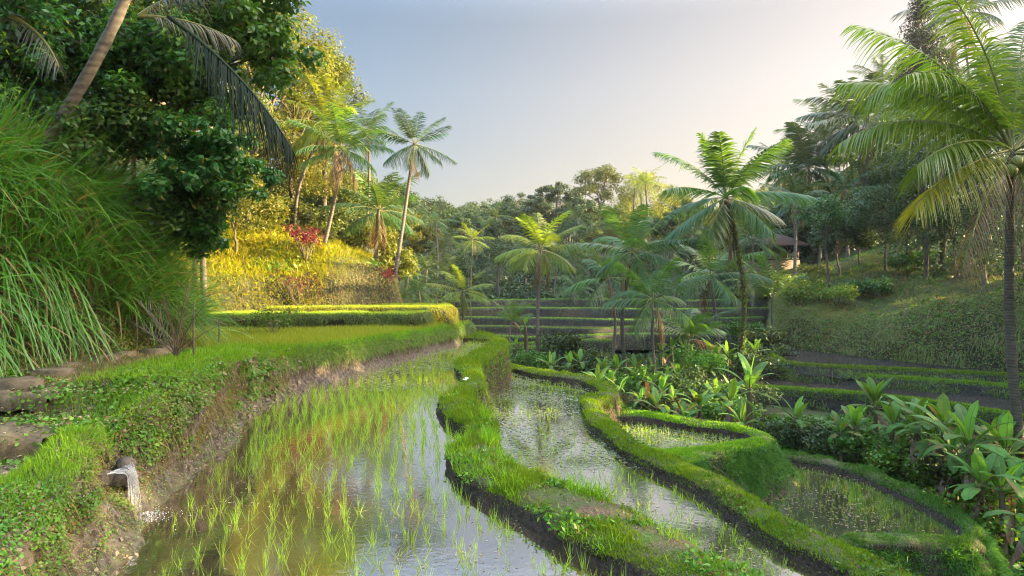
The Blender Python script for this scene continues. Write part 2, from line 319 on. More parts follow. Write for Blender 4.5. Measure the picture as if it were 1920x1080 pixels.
# ================================================================ TERRAIN
LB = [(-7.2, -30), (-6.9, -5), (-6.35, 6), (-6.15, 10), (-6.1, 12), (-7.3, 14.5), (-9.3, 18.5), (-9.4, 20.6), (-8.2, 21.7), (-6.0, 22.6), (-4.5, 24.2), (-3.7, 25.6), (-5, 31), (-7.5, 50), (-12, 90), (-20, 160), (-40, 400)]
LPOLY = LB+[(-900, 400), (-900, -30)]
RB = [(30, -30), (26, 5), (22.5, 16), (18.2, 22.2), (15.0, 27.0), (13.0, 31.5), (13.6, 34), (17, 42), (22, 56), (30, 80), (45, 120), (80, 200), (120, 400)]
RPOLY = RB+[(900, 400), (900, -30)]
def h(x, y):
    x = np.asarray(x, float); y = np.asarray(y, float)
    fl = np.interp(y, [0, 11, 13, 18, 24, 30, 33, 35, 46, 48.5, 60, 90, 130, 200, 320, 500], [-3.3, -3.1, -2.6, -2.6, -2.0, -1.75, -1.78, -2.2, -1.2, .6, 2.2, 5.5, 9.5, 17, 26, 30])
    fl = fl+np.clip((y-40)/40, 0, 1)*1.2*vnoise(p3(x*.06, y*.06))
    # left hill
    s = distline(x, y, LB); inl = inpoly(x, y, LPOLY)
    s2 = s+.35*fbm(p3(x*.7, y*.7, 3.1), 2)*np.clip(s, 0, 1)
    foot = np.interp(y, [6, 10, 14, 20, 24.6, 26.6, 60], [1.0, 1.1, .95, 1.15, 1.15, -2.2, 1.5])
    wh = np.interp(y, [0, 8, 13, 17, 21, 22.6, 24.6, 27], [2.6, 2.6, 2.2, 1.3, 1.2, 1.2, 1.5, 4.8])
    ww = np.interp(y, [0, 13, 17, 22, 25, 28], [1.2, 1.2, 1.2, .7, .6, 2.2])
    k = np.clip(s2/ww, 0, 1)
    zl = foot+wh*(k*k*(3-2*k)*.6+k*.4)
    run = np.maximum(s2-ww, 0); zl = zl+24*(1-np.exp(-run*.46/24))+.3*fbm(p3(x*.5, y*.5, 9.), 3)*np.clip(run/2, 0, 1)
    # right hill
    s = distline(x, y, RB); inr = inpoly(x, y, RPOLY)
    s2 = s+.5*fbm(p3(x*.35, y*.35, 5.1), 2)*np.clip(s/1.5, 0, 1)
    k = np.clip(s2/np.interp(y, [22, 25, 28], [1.9, 1.8, 1.3]), 0, 1); base = np.interp(y, [20, 32, 45, 70, 120], [-1.35, -1.35, .4, 3, 8])
    zr = base+np.interp(y, [14, 22, 25, 28, 31, 36], [3.3, 3.2, 2.9, 1.7, 1.9, 2.2])*(1-(1-k)**2)+.35*fbm(p3(x*.8, y*.8, 7.), 3)*np.clip(s*2, 0, 1)
    run = np.maximum(s2-1.0, 0)
    zr = zr+np.where(run < 14, .28*run, .28*14+8*(1-np.exp(-(run-14)*.3/8)))
    # a foot track worn across the slope
    zr = zr+.28*np.tanh((run-2.6-1.3*np.sin(y*.35+x*.2))*3)*np.clip(run/1.5, 0, 1)*np.exp(-run/8)+.25*fbm(p3(x*.6, y*.6, 2.), 3)*np.clip(run, 0, 1)
    z = np.where(inl, np.maximum(zl, fl), np.where(inr, np.maximum(zr, fl), fl))
    return z
def hz(x, y): return float(h(np.array([x]), np.array([y]))[0])
def hn(x, y, e=.15):
    return nrm(np.stack([h(x-e, y)-h(x+e, y), h(x, y-e)-h(x, y+e), np.full(np.shape(x), 2*e)], -1))

xs = np.concatenate([np.linspace(-300, -60, 16), np.linspace(-56, -18, 40), np.arange(-17.5, -2, .2), np.arange(-2, 12, .6), np.arange(12, 30, .2), np.linspace(30.5, 60, 40), np.linspace(64, 300, 16)])
ys = np.concatenate([np.linspace(-60, 0, 8), np.arange(1.5, 34, .2), np.arange(34, 60, .6), np.linspace(61, 140, 60), np.linspace(144, 330, 24)])
X, Y = np.meshgrid(xs, ys)
mb = MB(); loft(mb, p3(X, Y, h(X.ravel(), Y.ravel()).reshape(X.shape))[::-1])
kind(mb.build('ground', M['ground'], smooth=True), 'structure')

# ---------------------------------------------------------------- bunds
def bund(name, pairs, z, zin, zout, n=9, edge=.05, lip=.14, rough=.085, wallout=.22, mat='bund', bulge=0):
    """earth bund: pairs of (inner pixel, outer pixel) lie on its top at height z"""
    I = []; O = []
    for a, b in pairs:
        I.append(G(*a, z) if len(a) == 2 else np.array(a)); O.append(G(*b, z) if len(b) == 2 else np.array(b))
    I = spline(I, n); O = spline(O, n)
    dv = nrm((O-I)*[1, 1, 0]); up = np.array([0, 0, 1.])
    rows = [I-dv*.02+up*(zin-.12-z), I-dv*.05+up*(zin+.02-z), I-dv*.01+up*(.55*(zin-z)), I-dv*.03-up*.02]
    for t, c in ((.15, .035), (.35, .06), (.5, .07), (.65, .06), (.85, .035)): rows.append(I*(1-t)+O*t+up*c)
    rows.append(O+dv*.03-up*.02)
    H = z-zout
    for t in (.12, .25, .4, .55, .7, .85, 1.0, 1.12): rows.append(O+dv*(.02+wallout*t**1.5+bulge*t*t)-up*(H*t))
    P = np.stack(rows, 1)
    q = P.copy(); f = fbm(q*1.5, 3)[..., None]; f2 = fbm(q*7+5, 2)[..., None]
    am = np.array([.3]*3+[.6]*2+[.5]*4+[.8]+[1.]*8)[None, :, None]
    P = P+am*rough*(dv[:, None]*(f*1.5+f2)+up*(f2*.5+f*.4)*(np.arange(P.shape[1]) < 10)[None, :, None])
    mb = MB(); loft(mb, P)
    kind(mb.build(name, M[mat], smooth=True), 'structure')
    return P, I, O
def turf(name, P, n, cols, L=(.022, .058), w=(.005, .011), mat='grass', wf=None, out=.25, droop=.5, hvr=1.3):
    """short blades on columns of a bund"""
    wt = np.zeros((P.shape[0]-1, P.shape[1]-1))
    for (a, b, v) in cols: wt[:, a:b] = v
    mid = P[:-1, :-1]
    d = np.hypot(mid[..., 0], mid[..., 1]); wt = wt/np.maximum(d/6, 1)**1.4
    if wf is not None: wt = wt*wf(mid)
    wt = wt*np.clip(.75+1.5*fbm(mid*2.3+1.7, 3), .08, 1.6)
    pos, nn, i, j = sample(P, n, wt)
    nn = np.where(nn[:, 2:3] < -.2, -nn, nn)
    dd = np.hypot(pos[:, 0], pos[:, 1]); k = np.clip(dd/6, .8, 4)**.6
    dirs = nrm(nn*.55+np.array([0, 0, .8])+rng.normal(size=pos.shape)*out)
    mb = MB(); hv = np.clip(1+hvr*fbm(pos*1.9+5, 3), .45, 1.7)
    blades(mb, pos-nn*.01, dirs, rng.uniform(*L, n)*k*hv, rng.uniform(*w, n)*k*1.15, rng.uniform(.1, droop, n), 2)
    o = kind(mb.build(name, M[mat]), 'stuff'); return o
def ext(p, q, k, z): 
    """carry a bund on past the frame in its own direction"""
    return tuple(np.array(p)+(np.array(p)-np.array(q))*k)

prs1 = [((862, 634), (864, 625)), ((893, 634), (905, 627)), ((922, 637), (944, 637)), ((920, 645), (948, 651)), ((900, 657), (921, 667)), ((857, 682), (897, 682)), ((873, 703), (906, 705)), ((858, 730), (886, 735)), ((822, 755), (886, 752)),
        ((840, 776), (908, 770)), ((880, 798), (926, 799)), ((866, 825), (922, 824)), ((845, 846), (946, 858)), ((857, 872), (978, 882)), ((900, 908), (1055, 908)), ((950, 932), (1112, 926)),
        ((1040, 982), (1172, 954)), ((1120, 1018), (1275, 1002)), ((1216, 1068), (1390, 1075)), ((1330, 1130), (1510, 1150)), ((1470, 1215), (1660, 1240)), ((1700, 1360), (1950, 1400)), ((2100, 1620), (2400, 1640))]
P1, I1, O1 = bund('paddy_bund', prs1, .14, 0, -1.05)
prs2 = [((900, 668), (905, 664)), ((958, 689), (962, 684)), ((1000, 700), (1010, 694)), ((1050, 707), (1066, 701)), ((1100, 716), (1130, 713)), ((1126, 735), (1157, 738)), ((1092, 745), (1124, 753)), ((1093, 759), (1126, 766)), ((1105, 790), (1142, 787)),
        ((1130, 806), (1162, 800)), ((1150, 826), (1184, 822)), ((1185, 850), (1220, 842)), ((1235, 873), (1272, 862)), ((1310, 907), (1342, 890)), ((1370, 946), (1404, 930)), ((1450, 1001), (1484, 978)), ((1540, 1043), (1574, 1020)), ((1620, 1086), (1660, 1062)), ((1720, 1140), (1770, 1112)), ((1860, 1220), (1930, 1180)), ((2150, 1400), (2260, 1350))]
P2, I2, O2 = bund('paddy_bund', prs2, -.85, -1.0, -1.75, wallout=.18)
prs3 = [((1190, 838), (1240, 868)), ((1240, 842), (1290, 868)), ((1300, 842), (1330, 858)), ((1360, 832), (1385, 846)), ((1408, 823), (1440, 833)), ((1400, 813), (1436, 815)), ((1350, 803), (1366, 797)), ((1280, 794), (1292, 787)), ((1215, 783), (1222, 775)), ((1150, 780), (1155, 768))]
P3, I3, O3 = bund('paddy_bund', prs3, -1.4, -1.58, -2.42, wallout=.45, bulge=.25)
prs4 = [((1430, 852), (1425, 845)), ((1500, 861), (1508, 854)), ((1560, 874), (1570, 866)), ((1625, 893), (1637, 884)), ((1690, 921), (1704, 911)), ((1745, 949), (1764, 940)), ((1790, 975), (1812, 968)), ((1812, 1000), (1845, 1000)), ((1790, 1010), (1830, 1030)), ((1700, 1000), (1715, 1022)), ((1610, 1002), (1600, 1020)), ((1570, 1015), (1555, 1030))]
P4, I4, O4 = bund('paddy_bund', prs4, -2.18, -2.3, -3.0, wallout=.35)

def bare1(mid):   # the trodden near stretch has bare soil patches
    f = fbm(mid*1.7+3, 2); d = mid[..., 1]
    return np.where((d < 9.0) & (d > 2), np.clip(.45+f*2.4-.3*(d < 8), .08, 1), 1.0)
turf('bund_turf', P1, 70000, [(3, 9, 1), (9, 11, 1.1), (1, 3, .1)], wf=bare1)
turf('bund_turf', P1, 12000, [(3, 5, 1), (7, 10, 1.2)], L=(.05, .11), wf=bare1, out=.35, droop=.7)
turf('wall_grass', P1, 26000, [(10, 14, 1), (14, 17, .3)], L=(.05, .13), mat='hedge', out=.5, droop=1.2, w=(.005, .012))
turf('bund_turf', P2, 60000, [(3, 9, 1), (9, 11, .9), (1, 3, .2)])
turf('wall_grass', P2, 14000, [(10, 13, 1), (13, 17, .25)], L=(.05, .12), mat='hedge', out=.5, droop=1.2)
turf('bund_turf', P3, 26000, [(3, 9, 1), (9, 11, 1)])
turf('wall_grass', P3, 40000, [(9, 14, 1), (14, 15, .5)], L=(.05, .11), mat='mound', out=.4, droop=1.0)
turf('bund_turf', P4, 24000, [(2, 11, 1)], mat='mound')
turf('wall_grass', P4, 30000, [(10, 17, 1)], L=(.06, .16), mat='mound', out=.5, droop=1.)
# tall tufts along the near edge of the trodden bund
turf('bund_tufts', P1, 1700, [(7, 9, 1), (3, 5, .3)], L=(.1, .22), w=(.005, .01), mat='grass', wf=lambda m: ((m[..., 1] < 10) & (fbm(m*3+9, 2) > .1))*1.0+1e-9, out=.35, droop=.5)
for (PP, nw) in ((P1, 1500), (P2, 900), (P3, 500)):   # broad leaved weeds
    pos, nn, i, j = sample(PP, nw*3, (np.arange(PP.shape[1]-1)[None] > 2)*(np.arange(PP.shape[1]-1)[None] < 12)*np.ones((PP.shape[0]-1, 1))/np.maximum(np.hypot(PP[:-1, :-1, 0], PP[:-1, :-1, 1]), 3)); k = fbm(pos*2+3, 2) > .12; pos, nn = pos[k][:nw], nn[k][:nw]; m = len(pos); q = np.repeat(pos, 5, 0)+rng.normal(0, .03, (m*5, 3))*[1, 1, .2]
    mb = MB(); cards(mb, q+[0, 0, .02], np.repeat(nn, 5, 0)*.4+rng.normal(size=q.shape)*.5+[0, 0, .5], rng.uniform(.03, .075, m*5), rng.uniform(.018, .04, m*5)); kind(mb.build('bund_weeds', M['ivy']), 'stuff')
# straw and dead leaves on the trodden bund
pos, nn, i, j = sample(P1, 5000, (np.arange(P1.shape[1]-1)[None] > 3)*(np.arange(P1.shape[1]-1)[None] < 9)*((P1[:-1, :-1, 1] < 9.5) & (P1[:-1, :-1, 1] > 3)))
mb = MB(); cards(mb, pos+nn*.012, nn+rng.normal(size=nn.shape)*.35, rng.uniform(.02, .07, 5000), rng.uniform(.006, .02, 5000)); kind(mb.build('leaf_litter', M['straw']), 'stuff')

# ---------------------------------------------------------------- left bank, path level and upper field
ST = np.array([  # y, base x, top x, top z, foot x, foot z
 (-2, -2.4, -2.8, .55, -7.4, .6), (3, -2.8, -3.25, .62, -7.1, .75), (5, -3.1, -3.45, .8, -7, .82), (5.75, -3.42, -3.75, .9, -6.9, .9), (6.2, -3.66, -3.98, .92, -6.9, 1.0), (6.7, -3.62, -4.05, 1.02, -6.8, 1.06), (7.4, -3.72, -4.1, 1.1, -6.8, 1.1), (8.3, -3.82, -4.0, 1.12, -6.7, 1.12),
 (9.3, -4.0, -4.1, 1.1, -6.7, 1.12), (10.2, -4.35, -4.25, 1.05, -6.7, 1.1), (10.9, -4.45, -4.6, 1.0, -6.7, 1.05), (12, -4.4, -4.85, .9, -6.7, 1.0), (12.9, -4.28, -4.6, .84, -7.0, .9), (14.4, -3.72, -3.95, .78, -7.9, .82), (15.8, -3.35, -3.55, .75, -8.8, .78), (17.3, -2.92, -3.1, .72, -9.8, .75), (19, -2.45, -2.6, .69, -10.4, .72), (20.6, -2.0, -2.2, .67, -10.6, .7), (21.8, -1.78, -1.95, .64, -10.6, .7), (23, -1.75, -1.9, .6, -10.6, .7)])
S = spline(ST, 9)
y, bx, tx, tz, fx, fz = S.T
def col(x, z): return p3(x, y, z)
def mixx(a): return tx*(1-a)+fx*a
und = np.interp(y, [0, 11, 13], [1, 1, .3])
cols = [col(bx+.3, -.2+0*y), col(bx+.06, .0*y), col(bx-.1*und, .18*tz), col(bx-.15*und-(1-und)*.1, .38*tz), col(bx*.8+tx*.2-.08*und, .58*tz), col(bx*.45+tx*.55+.02, .8*tz), col(tx+.12*und, .96*tz), col(tx-.06, tz+.02)]
for a in (.08, .16, .25, .35, .5, .65, .8, 1): cols.append(col(mixx(a), tz*(1-a)+fz*a+.03*np.sin(a*9)))
LBK = np.stack(cols, 1)
am = np.array([.1, .5, 1, 1, 1, 1, .9, .6]+[.35]*8)[None, :]
near = np.interp(y, [0, 11, 13, 25], [1, 1, .5, .45])[:, None]
f = fbm(LBK*1.6, 3)*am*near; f2 = fbm(LBK*5+3, 3)*am*near
LBK[..., 0] += .28*f+.1*f2; LBK[..., 1] += .12*f2; LBK[..., 2] += (.1*f+.05*f2)*(np.arange(16) > 3)
# water channel notch where the spring falls
nk = np.exp(-((LBK[..., 1]-6.2)/.17)**2)*(LBK[..., 0] > -4.9)
LBK[..., 2] = LBK[..., 2]-nk*np.maximum(LBK[..., 2]-.5, 0)
sm = (LBK[..., 0] < -4.0) & (LBK[..., 1] < 7.3)
LBK[..., 2] = np.where(sm, np.minimum(LBK[..., 2], np.interp(LBK[..., 1], [4.2, 5, 5.85, 6.75, 7.35], [.28, .42, .6, .8, 1.05])), LBK[..., 2])
end = LBK[-1:].copy(); end[..., 1] += .3; end[..., 2] = -2.8
mb = MB(); loft(mb, np.concatenate([LBK, end])[:, ::-1]); kind(mb.build('bank', M['bank'], smooth=True), 'structure')
FLIP = LBK[:, ::-1]
def bankw(colw, yf):
    wt = np.zeros((FLIP.shape[0]-1, 15)); 
    for a, b, v in colw: wt[:, 15-b:15-a] = v     # columns counted from the water up
    return wt*yf(FLIP[:-1, :-1, 1])
def on_bank(n, colw, yf): 
    p, nn, i, j = sample(FLIP, n, bankw(colw, yf)); nn = np.where(nn[:, 2:3] < -.3, -nn, nn); k = ~((p[:, 0] < -4.3) & (p[:, 1] < 7.0) & (rng.random(len(p)) > .45)); return p[k], nn[k]
# grass on the top edge and path margin
def bgrass(name, n, colw, yf, L, w, mat, out=.3, droop=.5, up=.8):
    p, nn = on_bank(n, colw, yf); n = len(p); dd = np.clip(p[:, 1]/7, .8, 3)**.5
    mb = MB(); blades(mb, p, nrm(nn*.6+[0, 0, up]+rng.normal(size=p.shape)*out), rng.uniform(*L, n)*dd, rng.uniform(*w, n)*dd, rng.uniform(.1, droop, n), 2)
    return kind(mb.build(name, M[mat]), 'stuff')
bgrass('bank_turf', 26000, [(6, 9, 1), (9, 11, .35), (5, 6, .5)], lambda y: ((y > 4) & (y < 13))*1.0*(.4+.6*(fbm(p3(y*1.3, 0*y), 2) > -.2)), (.06, .16), (.005, .011), 'grass')
bgrass('path_turf', 12000, [(9, 15, 1)], lambda y: ((y > 4) & (y < 13))*1.0, (.03, .08), (.006, .012), 'grass_dry')
bgrass('field_rice', 60000, [(8, 15, 1), (7, 8, .8)], lambda y: ((y > 12.4) & (y < 22))*1.0, (.08, .17), (.007, .013), 'field', .18, .4, 1.2)
bgrass('bank_edge_turf', 30000, [(6, 8, 1.2), (5, 6, .5)], lambda y: ((y > 12) & (y < 23))*1.0, (.045, .095), (.008, .014), 'grass', .4, .9)
bgrass('hanging_grass', 24000, [(5, 7, 1), (4, 5, .5)], lambda y: ((y > 12) & (y < 23))*(.35+.65*(fbm(p3(y*1.1, 0*y+4), 2) > 0)), (.05, .11), (.008, .014), 'hedge', .5, 1.7, .2)
bgrass('dry_hanging_grass', 9000, [(2, 7, 1)], lambda y: ((y > 2) & (y < 12.5))*1.0, (.06, .18), (.004, .009), 'grass_dry', .5, 1.6, .1)
# leafy creepers over the near bank
def creeper(name, n, colw, yf, size, mat, thr=-.1, sc=1.8):
    p, nn = on_bank(n*2, colw, yf); k = fbm(p*sc+7, 3) > thr; p, nn = p[k][:n], nn[k][:n]; m = len(p)
    dd = np.clip(p[:, 1]/6.5, .7, 2)
    pp = p+nn*rng.uniform(0, .09, (m, 1))*(.5+fbm(p*3, 2)[:, None])
    mb = MB(); cards(mb, pp, nn*.6+rng.normal(size=pp.shape)*.45+[0, -.1, .5], rng.uniform(*size, m)*dd, rng.uniform(size[0]*.7, size[1]*.75, m)*dd)
    return kind(mb.build(name, M[mat]), 'stuff')
creeper('bank_creeper', 24000, [(4, 9, 1), (2, 4, .3)], lambda y: ((y > 2) & (y < 12))*1.0, (.022, .055), 'ivy', .03)
creeper('bank_moss', 24000, [(4, 9, 1), (1, 4, .25)], lambda y: ((y > 2) & (y < 12.5))*1.0, (.012, .03), 'mossy', -.15, 2.6)
creeper('near_bank_creeper', 12000, [(2, 9, 1)], lambda y: ((y > 2) & (y < 7.6))*1.0, (.02, .045), 'ivy', -.05, 1.6)
creeper('near_bank_moss', 12000, [(3, 8, 1), (0, 3, .25)], lambda y: ((y > 2) & (y < 8))*1.0, (.012, .03), 'mossy', -.2, 2.2)
creeper('bank_bright_creeper', 11000, [(4, 9, 1)], lambda y: ((y > 3) & (y < 12))*1.0, (.03, .07), 'fern', .22, 2.4)
creeper('path_creeper', 9000, [(9, 15, 1)], lambda y: ((y > 3.5) & (y < 12))*1.0, (.025, .06), 'ivy', .12)
creeper('bank_litter', 1300, [(1, 12, 1)], lambda y: ((y > 3) & (y < 13))*1.0, (.03, .07), 'straw', .0)
# steps and path slabs
mb = MB()
for (x0, x1, yy, zt, dp, ht) in [(-6.6, -5.0, 6.75, 1.05, .6, .16), (-6.2, -4.42, 5.85, .84, .55, .2), (-5.6, -4.0, 5.0, .66, .5, .2), (-5.2, -3.6, 4.2, .45, .6, .3)]:
    xx = np.linspace(x0, x1, 30); R = []
    n1 = .1*fbm(p3(xx*3, yy), 3); n2 = .045*fbm(p3(xx*6, yy+9), 2); tip = np.clip((x1-xx)/.25, 0, 1)
    for (dy, dz) in [(0, -ht), (0, -.05), (.02, 0), (dp*.5, .01), (dp, .0), (dp, -ht)]:
        R.append(p3(xx, yy+dy+n1*(dy < .3)+.12*(1-tip)*(dy < .3)-.1*(1-tip)*(dy > .3), zt+dz+n2-.06*(1-tip)))
    loft(mb, np.stack(R, 0)[:, ::-1])
kind(mb.build('steps', M['stone'], smooth=False), 'structure')
mb = MB()
for (px, py, w, dp) in [(30, 716, .62, .2), (88, 697, .55, .18), (120, 685, .4, .16), (196, 671, .42, .2), (232, 664, .34, .2), (292, 658, .36, .2), (310, 652, .3, .2)]:
    c = G(px, py, 1.13); a = np.linspace(0, 2*PI, 13)[:-1]; r = 1+.18*rng.normal(size=12)
    ring = np.stack([c[0]+np.cos(a)*w*.5*r, c[1]+np.sin(a)*dp*r, np.full(12, c[2]+.03)], -1); low = ring-[0, 0, .15]
    i = np.arange(12); j = (i+1) % 12
    mb.add(np.vstack([ring, low, ring.mean(0, keepdims=True)+[0, 0, .01]]), np.stack([i+12, j+12, j, i], -1)); n0 = mb.n-25
    mb.F.append(np.stack([i, j, np.full(12, 24)], -1)+n0)
kind(mb.build('path', M['stone']), 'structure')
n = 9000; x = rng.uniform(-6, -3.9, n); y = rng.uniform(4.3, 7.6, n); z = np.interp(y, [4.2, 4.9, 5, 5.8, 5.85, 6.7, 6.75, 7.4], [.45, .47, .68, .68, .86, .86, 1.07, 1.09]); tread = np.min(np.abs(y[:, None]-np.array([[5.25, 6.1, 7.0]])), 1) < .2
f = fbm(p3(x*2.2, y*2.2), 3); k = (f+.3*rng.normal(size=n) > np.where(tread, .32, -.25)); m = k.sum(); mb = MB(); cards(mb, p3(x, y, z+rng.uniform(-.12, .02, n))[k], rng.normal(size=(m, 3))*.5+[0, -.4, .6], rng.uniform(.03, .065, m), rng.uniform(.02, .05, m)); kind(mb.build('step_creeper', M['ivy']), 'stuff')
k = rng.random(n) < .12; m = k.sum(); mb = MB(); cards(mb, p3(x, y, z+.012)[k], rng.normal(size=(m, 3))*.25+[0, 0, 1], rng.uniform(.02, .06, m), rng.uniform(.015, .035, m)); kind(mb.build('step_litter', M['straw']), 'stuff')

# ---------------------------------------------------------------- grass walled field terraces at the left
def hedge_terrace(front, zt, zb, back, side_mat, n, L=(.08, .16)):
    F = spline(front, 12); nF = len(F); up = np.array([0, 0, 1.])
    T = nrm(np.gradient(F, axis=0)); dv = np.stack([T[:, 1], -T[:, 0], 0*T[:, 0]], -1)
    rows = [F-dv*1.2+up*zt, F-dv*.5+up*zt, F-dv*.15+up*(zt+.04), F+up*(zt+.03), F+dv*.07+up*(zt-.05)]
    for t in (.2, .4, .6, .8, 1.0, 1.15): rows.append(F+dv*(.08+.06*t)+up*(zt-(zt-zb)*t))
    P = np.stack(rows, 1); f = fbm(P*1.6+2, 3); P += dv[:, None]*(.22*f+.25*fbm(P*.6+4, 2))[..., None]*np.array([.1, .3, .7]+[1]*8)[None, :, None]+up*(.05*fbm(P*2.5, 2))[..., None]
    B = spline(back, 12)+up*zt if len(back) == len(front) else None
    full = np.concatenate([B[:, None], P], 1)
    mb = MB(); loft(mb, full); kind(mb.build('terrace_bund', M['terrace'], smooth=True), 'structure')
    wt = np.zeros((nF-1, full.shape[1]-1)); wt[:, 1:4] = .8; wt[:, 4:9] = 1.3; wt[:, 9:11] = .8
    pos, nn, i, j = sample(full, n, wt); mb = MB(); nn = np.where(nn[:, 2:3] < -.2, -nn, nn)
    blades(mb, pos, nrm(nn*.8+[0, 0, .5]+rng.normal(size=pos.shape)*.4), rng.uniform(*L, n), rng.uniform(.012, .022, n), rng.uniform(.4, 1.4, n), 2)
    kind(mb.build('terrace_grass', M[side_mat]), 'stuff')
    wt[:] = 0; wt[:, 0:4] = 1; pos, nn, i, j = sample(full, n//2, wt); mb = MB(); blades(mb, pos, nrm(np.array([0, 0, 1.])+rng.normal(size=pos.shape)*.2), rng.uniform(.08, .15, n//2), rng.uniform(.012, .02, n//2), .3, 2)
    kind(mb.build('field_rice', M['field']), 'stuff')
hedge_terrace([(-10.5, 18.4, 0), (-8.4, 18.7, 0), (-6.8, 19.0, 0), (-5, 19.2, 0), (-3.3, 19.45, 0), (-2.78, 19.75, 0), (-2.8, 20.6, 0), (-2.9, 21.5, 0)], 1.14, .66, [(-10.5, 21.5, 0), (-8.4, 21.5, 0), (-6.8, 21.5, 0), (-5, 21.5, 0), (-4.3, 21.5, 0), (-4, 21.5, 0), (-3.8, 21.5, 0), (-3.6, 21.5, 0)], 'hedge', 36000)
hedge_terrace([(-8, 20.7, 0), (-6, 20.8, 0), (-4, 20.95, 0), (-2.6, 21.1, 0), (-2.15, 21.4, 0), (-2.1, 22.3, 0), (-2.3, 24, 0)], 1.26, .6, [(-8, 24.5, 0), (-6, 24.5, 0), (-5, 24.5, 0), (-4, 24.5, 0), (-3.6, 24.5, 0), (-3.4, 24.5, 0), (-3.2, 24.5, 0)], 'lit', 22000)
hedge_terrace([(-2.9, 23.3, 0), (-2.2, 23.2, 0), (-1.75, 23.3, 0), (-1.6, 23.8, 0), (-1.7, 25, 0)], .55, -.1, [(-2.9, 25.5, 0), (-2.6, 25.5, 0), (-2.4, 25.5, 0), (-2.3, 25.5, 0), (-2.2, 25.5, 0)], 'hedge', 5000)

# ---------------------------------------------------------------- terraces across the valley
def step(rim, z, drop, back, nturf, mat='terrace', lw=.22, water=True, seed=0):
    """one paddy terrace: turf lip, earth wall, water behind it"""
    R = spline(np.array(rim, float)[:, :2], 10); R = np.column_stack([R, np.zeros(len(R))]); up = np.array([0, 0, 1.])
    R[:, :2] += .1*fbm(p3(R[:, 0]*.9, R[:, 1]*.9, seed), 2)[:, None]
    T = nrm(np.gradient(R, axis=0)); dv = np.stack([T[:, 1], -T[:, 0], 0*T[:, 0]], -1)
    rows = [R-dv*(lw+.06)+up*(z-.16), R-dv*lw+up*(z-.03), R-dv*lw*.6+up*(z+.02), R-dv*.06+up*(z+.02), R+dv*.03+up*(z-.06)]
    for t in (.15, .3, .5, .75, 1, 1.2): rows.append(R+dv*(.05+.12*t)+up*(z-.06-(drop-.06)*t))
    P = np.stack(rows, 1); P += dv[:, None]*(.09*fbm(P*2+seed, 3))[..., None]+up*(.025*fbm(P*3, 2))[..., None]
    mb = MB(); loft(mb, P); kind(mb.build('terrace_bund', M[mat], smooth=True), 'structure')
    wt = np.zeros((len(R)-1, P.shape[1]-1)); wt[:, 1:4] = 1; wt[:, 4] = .5
    pos, nn, i, j = sample(P, nturf, wt); mb = MB(); blades(mb, pos, nrm(np.array([0, 0, 1.])+rng.normal(size=pos.shape)*.45), rng.uniform(.06, .14, nturf), rng.uniform(.016, .028, nturf), rng.uniform(.2, .9, nturf), 2)
    kind(mb.build('terrace_turf', M['grass']), 'stuff')
    wt[:] = 0; wt[:, 5:10] = np.clip(fbm(P[:-1, 5:10]*1.3+seed, 2)+.25, .02, 1); pos, nn, i, j = sample(P, nturf//3, wt); mb = MB(); nn = np.where(nn[:, 1:2] > 0, -nn, nn); blades(mb, pos, nrm(nn+rng.normal(size=pos.shape)*.5), rng.uniform(.06, .15, nturf//3), rng.uniform(.016, .03, nturf//3), rng.uniform(.5, 1.6, nturf//3), 2); kind(mb.build('wall_grass', M['hedge']), 'stuff')
    if water:
        mb = MB(); A = R-dv*.05+up*(z-.1); n = len(back); Bk = spline([(b[0], b[1], 0) for b in back], 10)+up*(z-.1)
        if len(Bk) != len(A): Bk = Bk[np.linspace(0, len(Bk)-1, len(A)).astype(int)]
        loft(mb, np.stack([Bk, A], 1)); kind(mb.build('water', M['water_dark']), 'structure')
    return P
def gp(l, z): return [tuple(G(a, b, z)[:2]) for a, b in l]
RIM1 = gp([(1456, 657), (1447, 664), (1455, 672), (1480, 679), (1560, 686), (1700, 692), (1800, 697), (1920, 703), (2100, 714), (2300, 728)], -1.0)
step(RIM1, -1.0, .34, [(13.6, 31), (13.4, 30.5), (13.6, 30), (14.6, 29.5), (16, 28), (18.5, 25), (20, 23), (21.5, 20.5), (23, 18), (25, 15)], 12000, seed=1)
RIM2 = gp([(1440, 686), (1470, 691), (1510, 696), (1600, 702), (1750, 712), (1880, 722), (2050, 736), (2300, 760)], -1.25)
step(RIM2, -1.25, .4, [(11.5, 28), (12, 27.5), (13, 26.5), (15, 26), (17.5, 25), (20, 23), (22, 19), (24, 14)], 9000, seed=2)
RIM3 = gp([(1330, 723), (1415, 725), (1500, 729), (1600, 737), (1700, 747), (1800, 760), (1920, 781), (2080, 806), (2400, 860)], -1.55)
step(RIM3, -1.55, 1.5, [(8.5, 26), (10.5, 27), (12, 26.5), (13.5, 25.8), (15.5, 25), (18, 23), (20, 21), (22, 17), (24, 12)], 16000, seed=3)
for q, (d, py) in enumerate([(46, 562), (43, 578), (40.5, 597), (38, 612), (35.5, 628), (33, 641), (31, 655)]):
    z = CZ-d*(py-HOR)/FPX; x0 = (840-960)/FPX*d-1-.4*q; x1 = (1450+(-60*q if q > 4 else 0)-960)/FPX*d
    xx = np.linspace(x0, x1, 9); yy = d+1.1*np.sin(xx*.35+q*1.1)+.5*np.sin(xx*.9+q*2.3)
    step(list(zip(xx, yy)), z, .75 if q < 6 else 1.6, list(zip(xx, yy+3.6)), 5000, seed=10+q, lw=.34)
# sloping bare strips between lower right terraces and ravine: reuse the hill

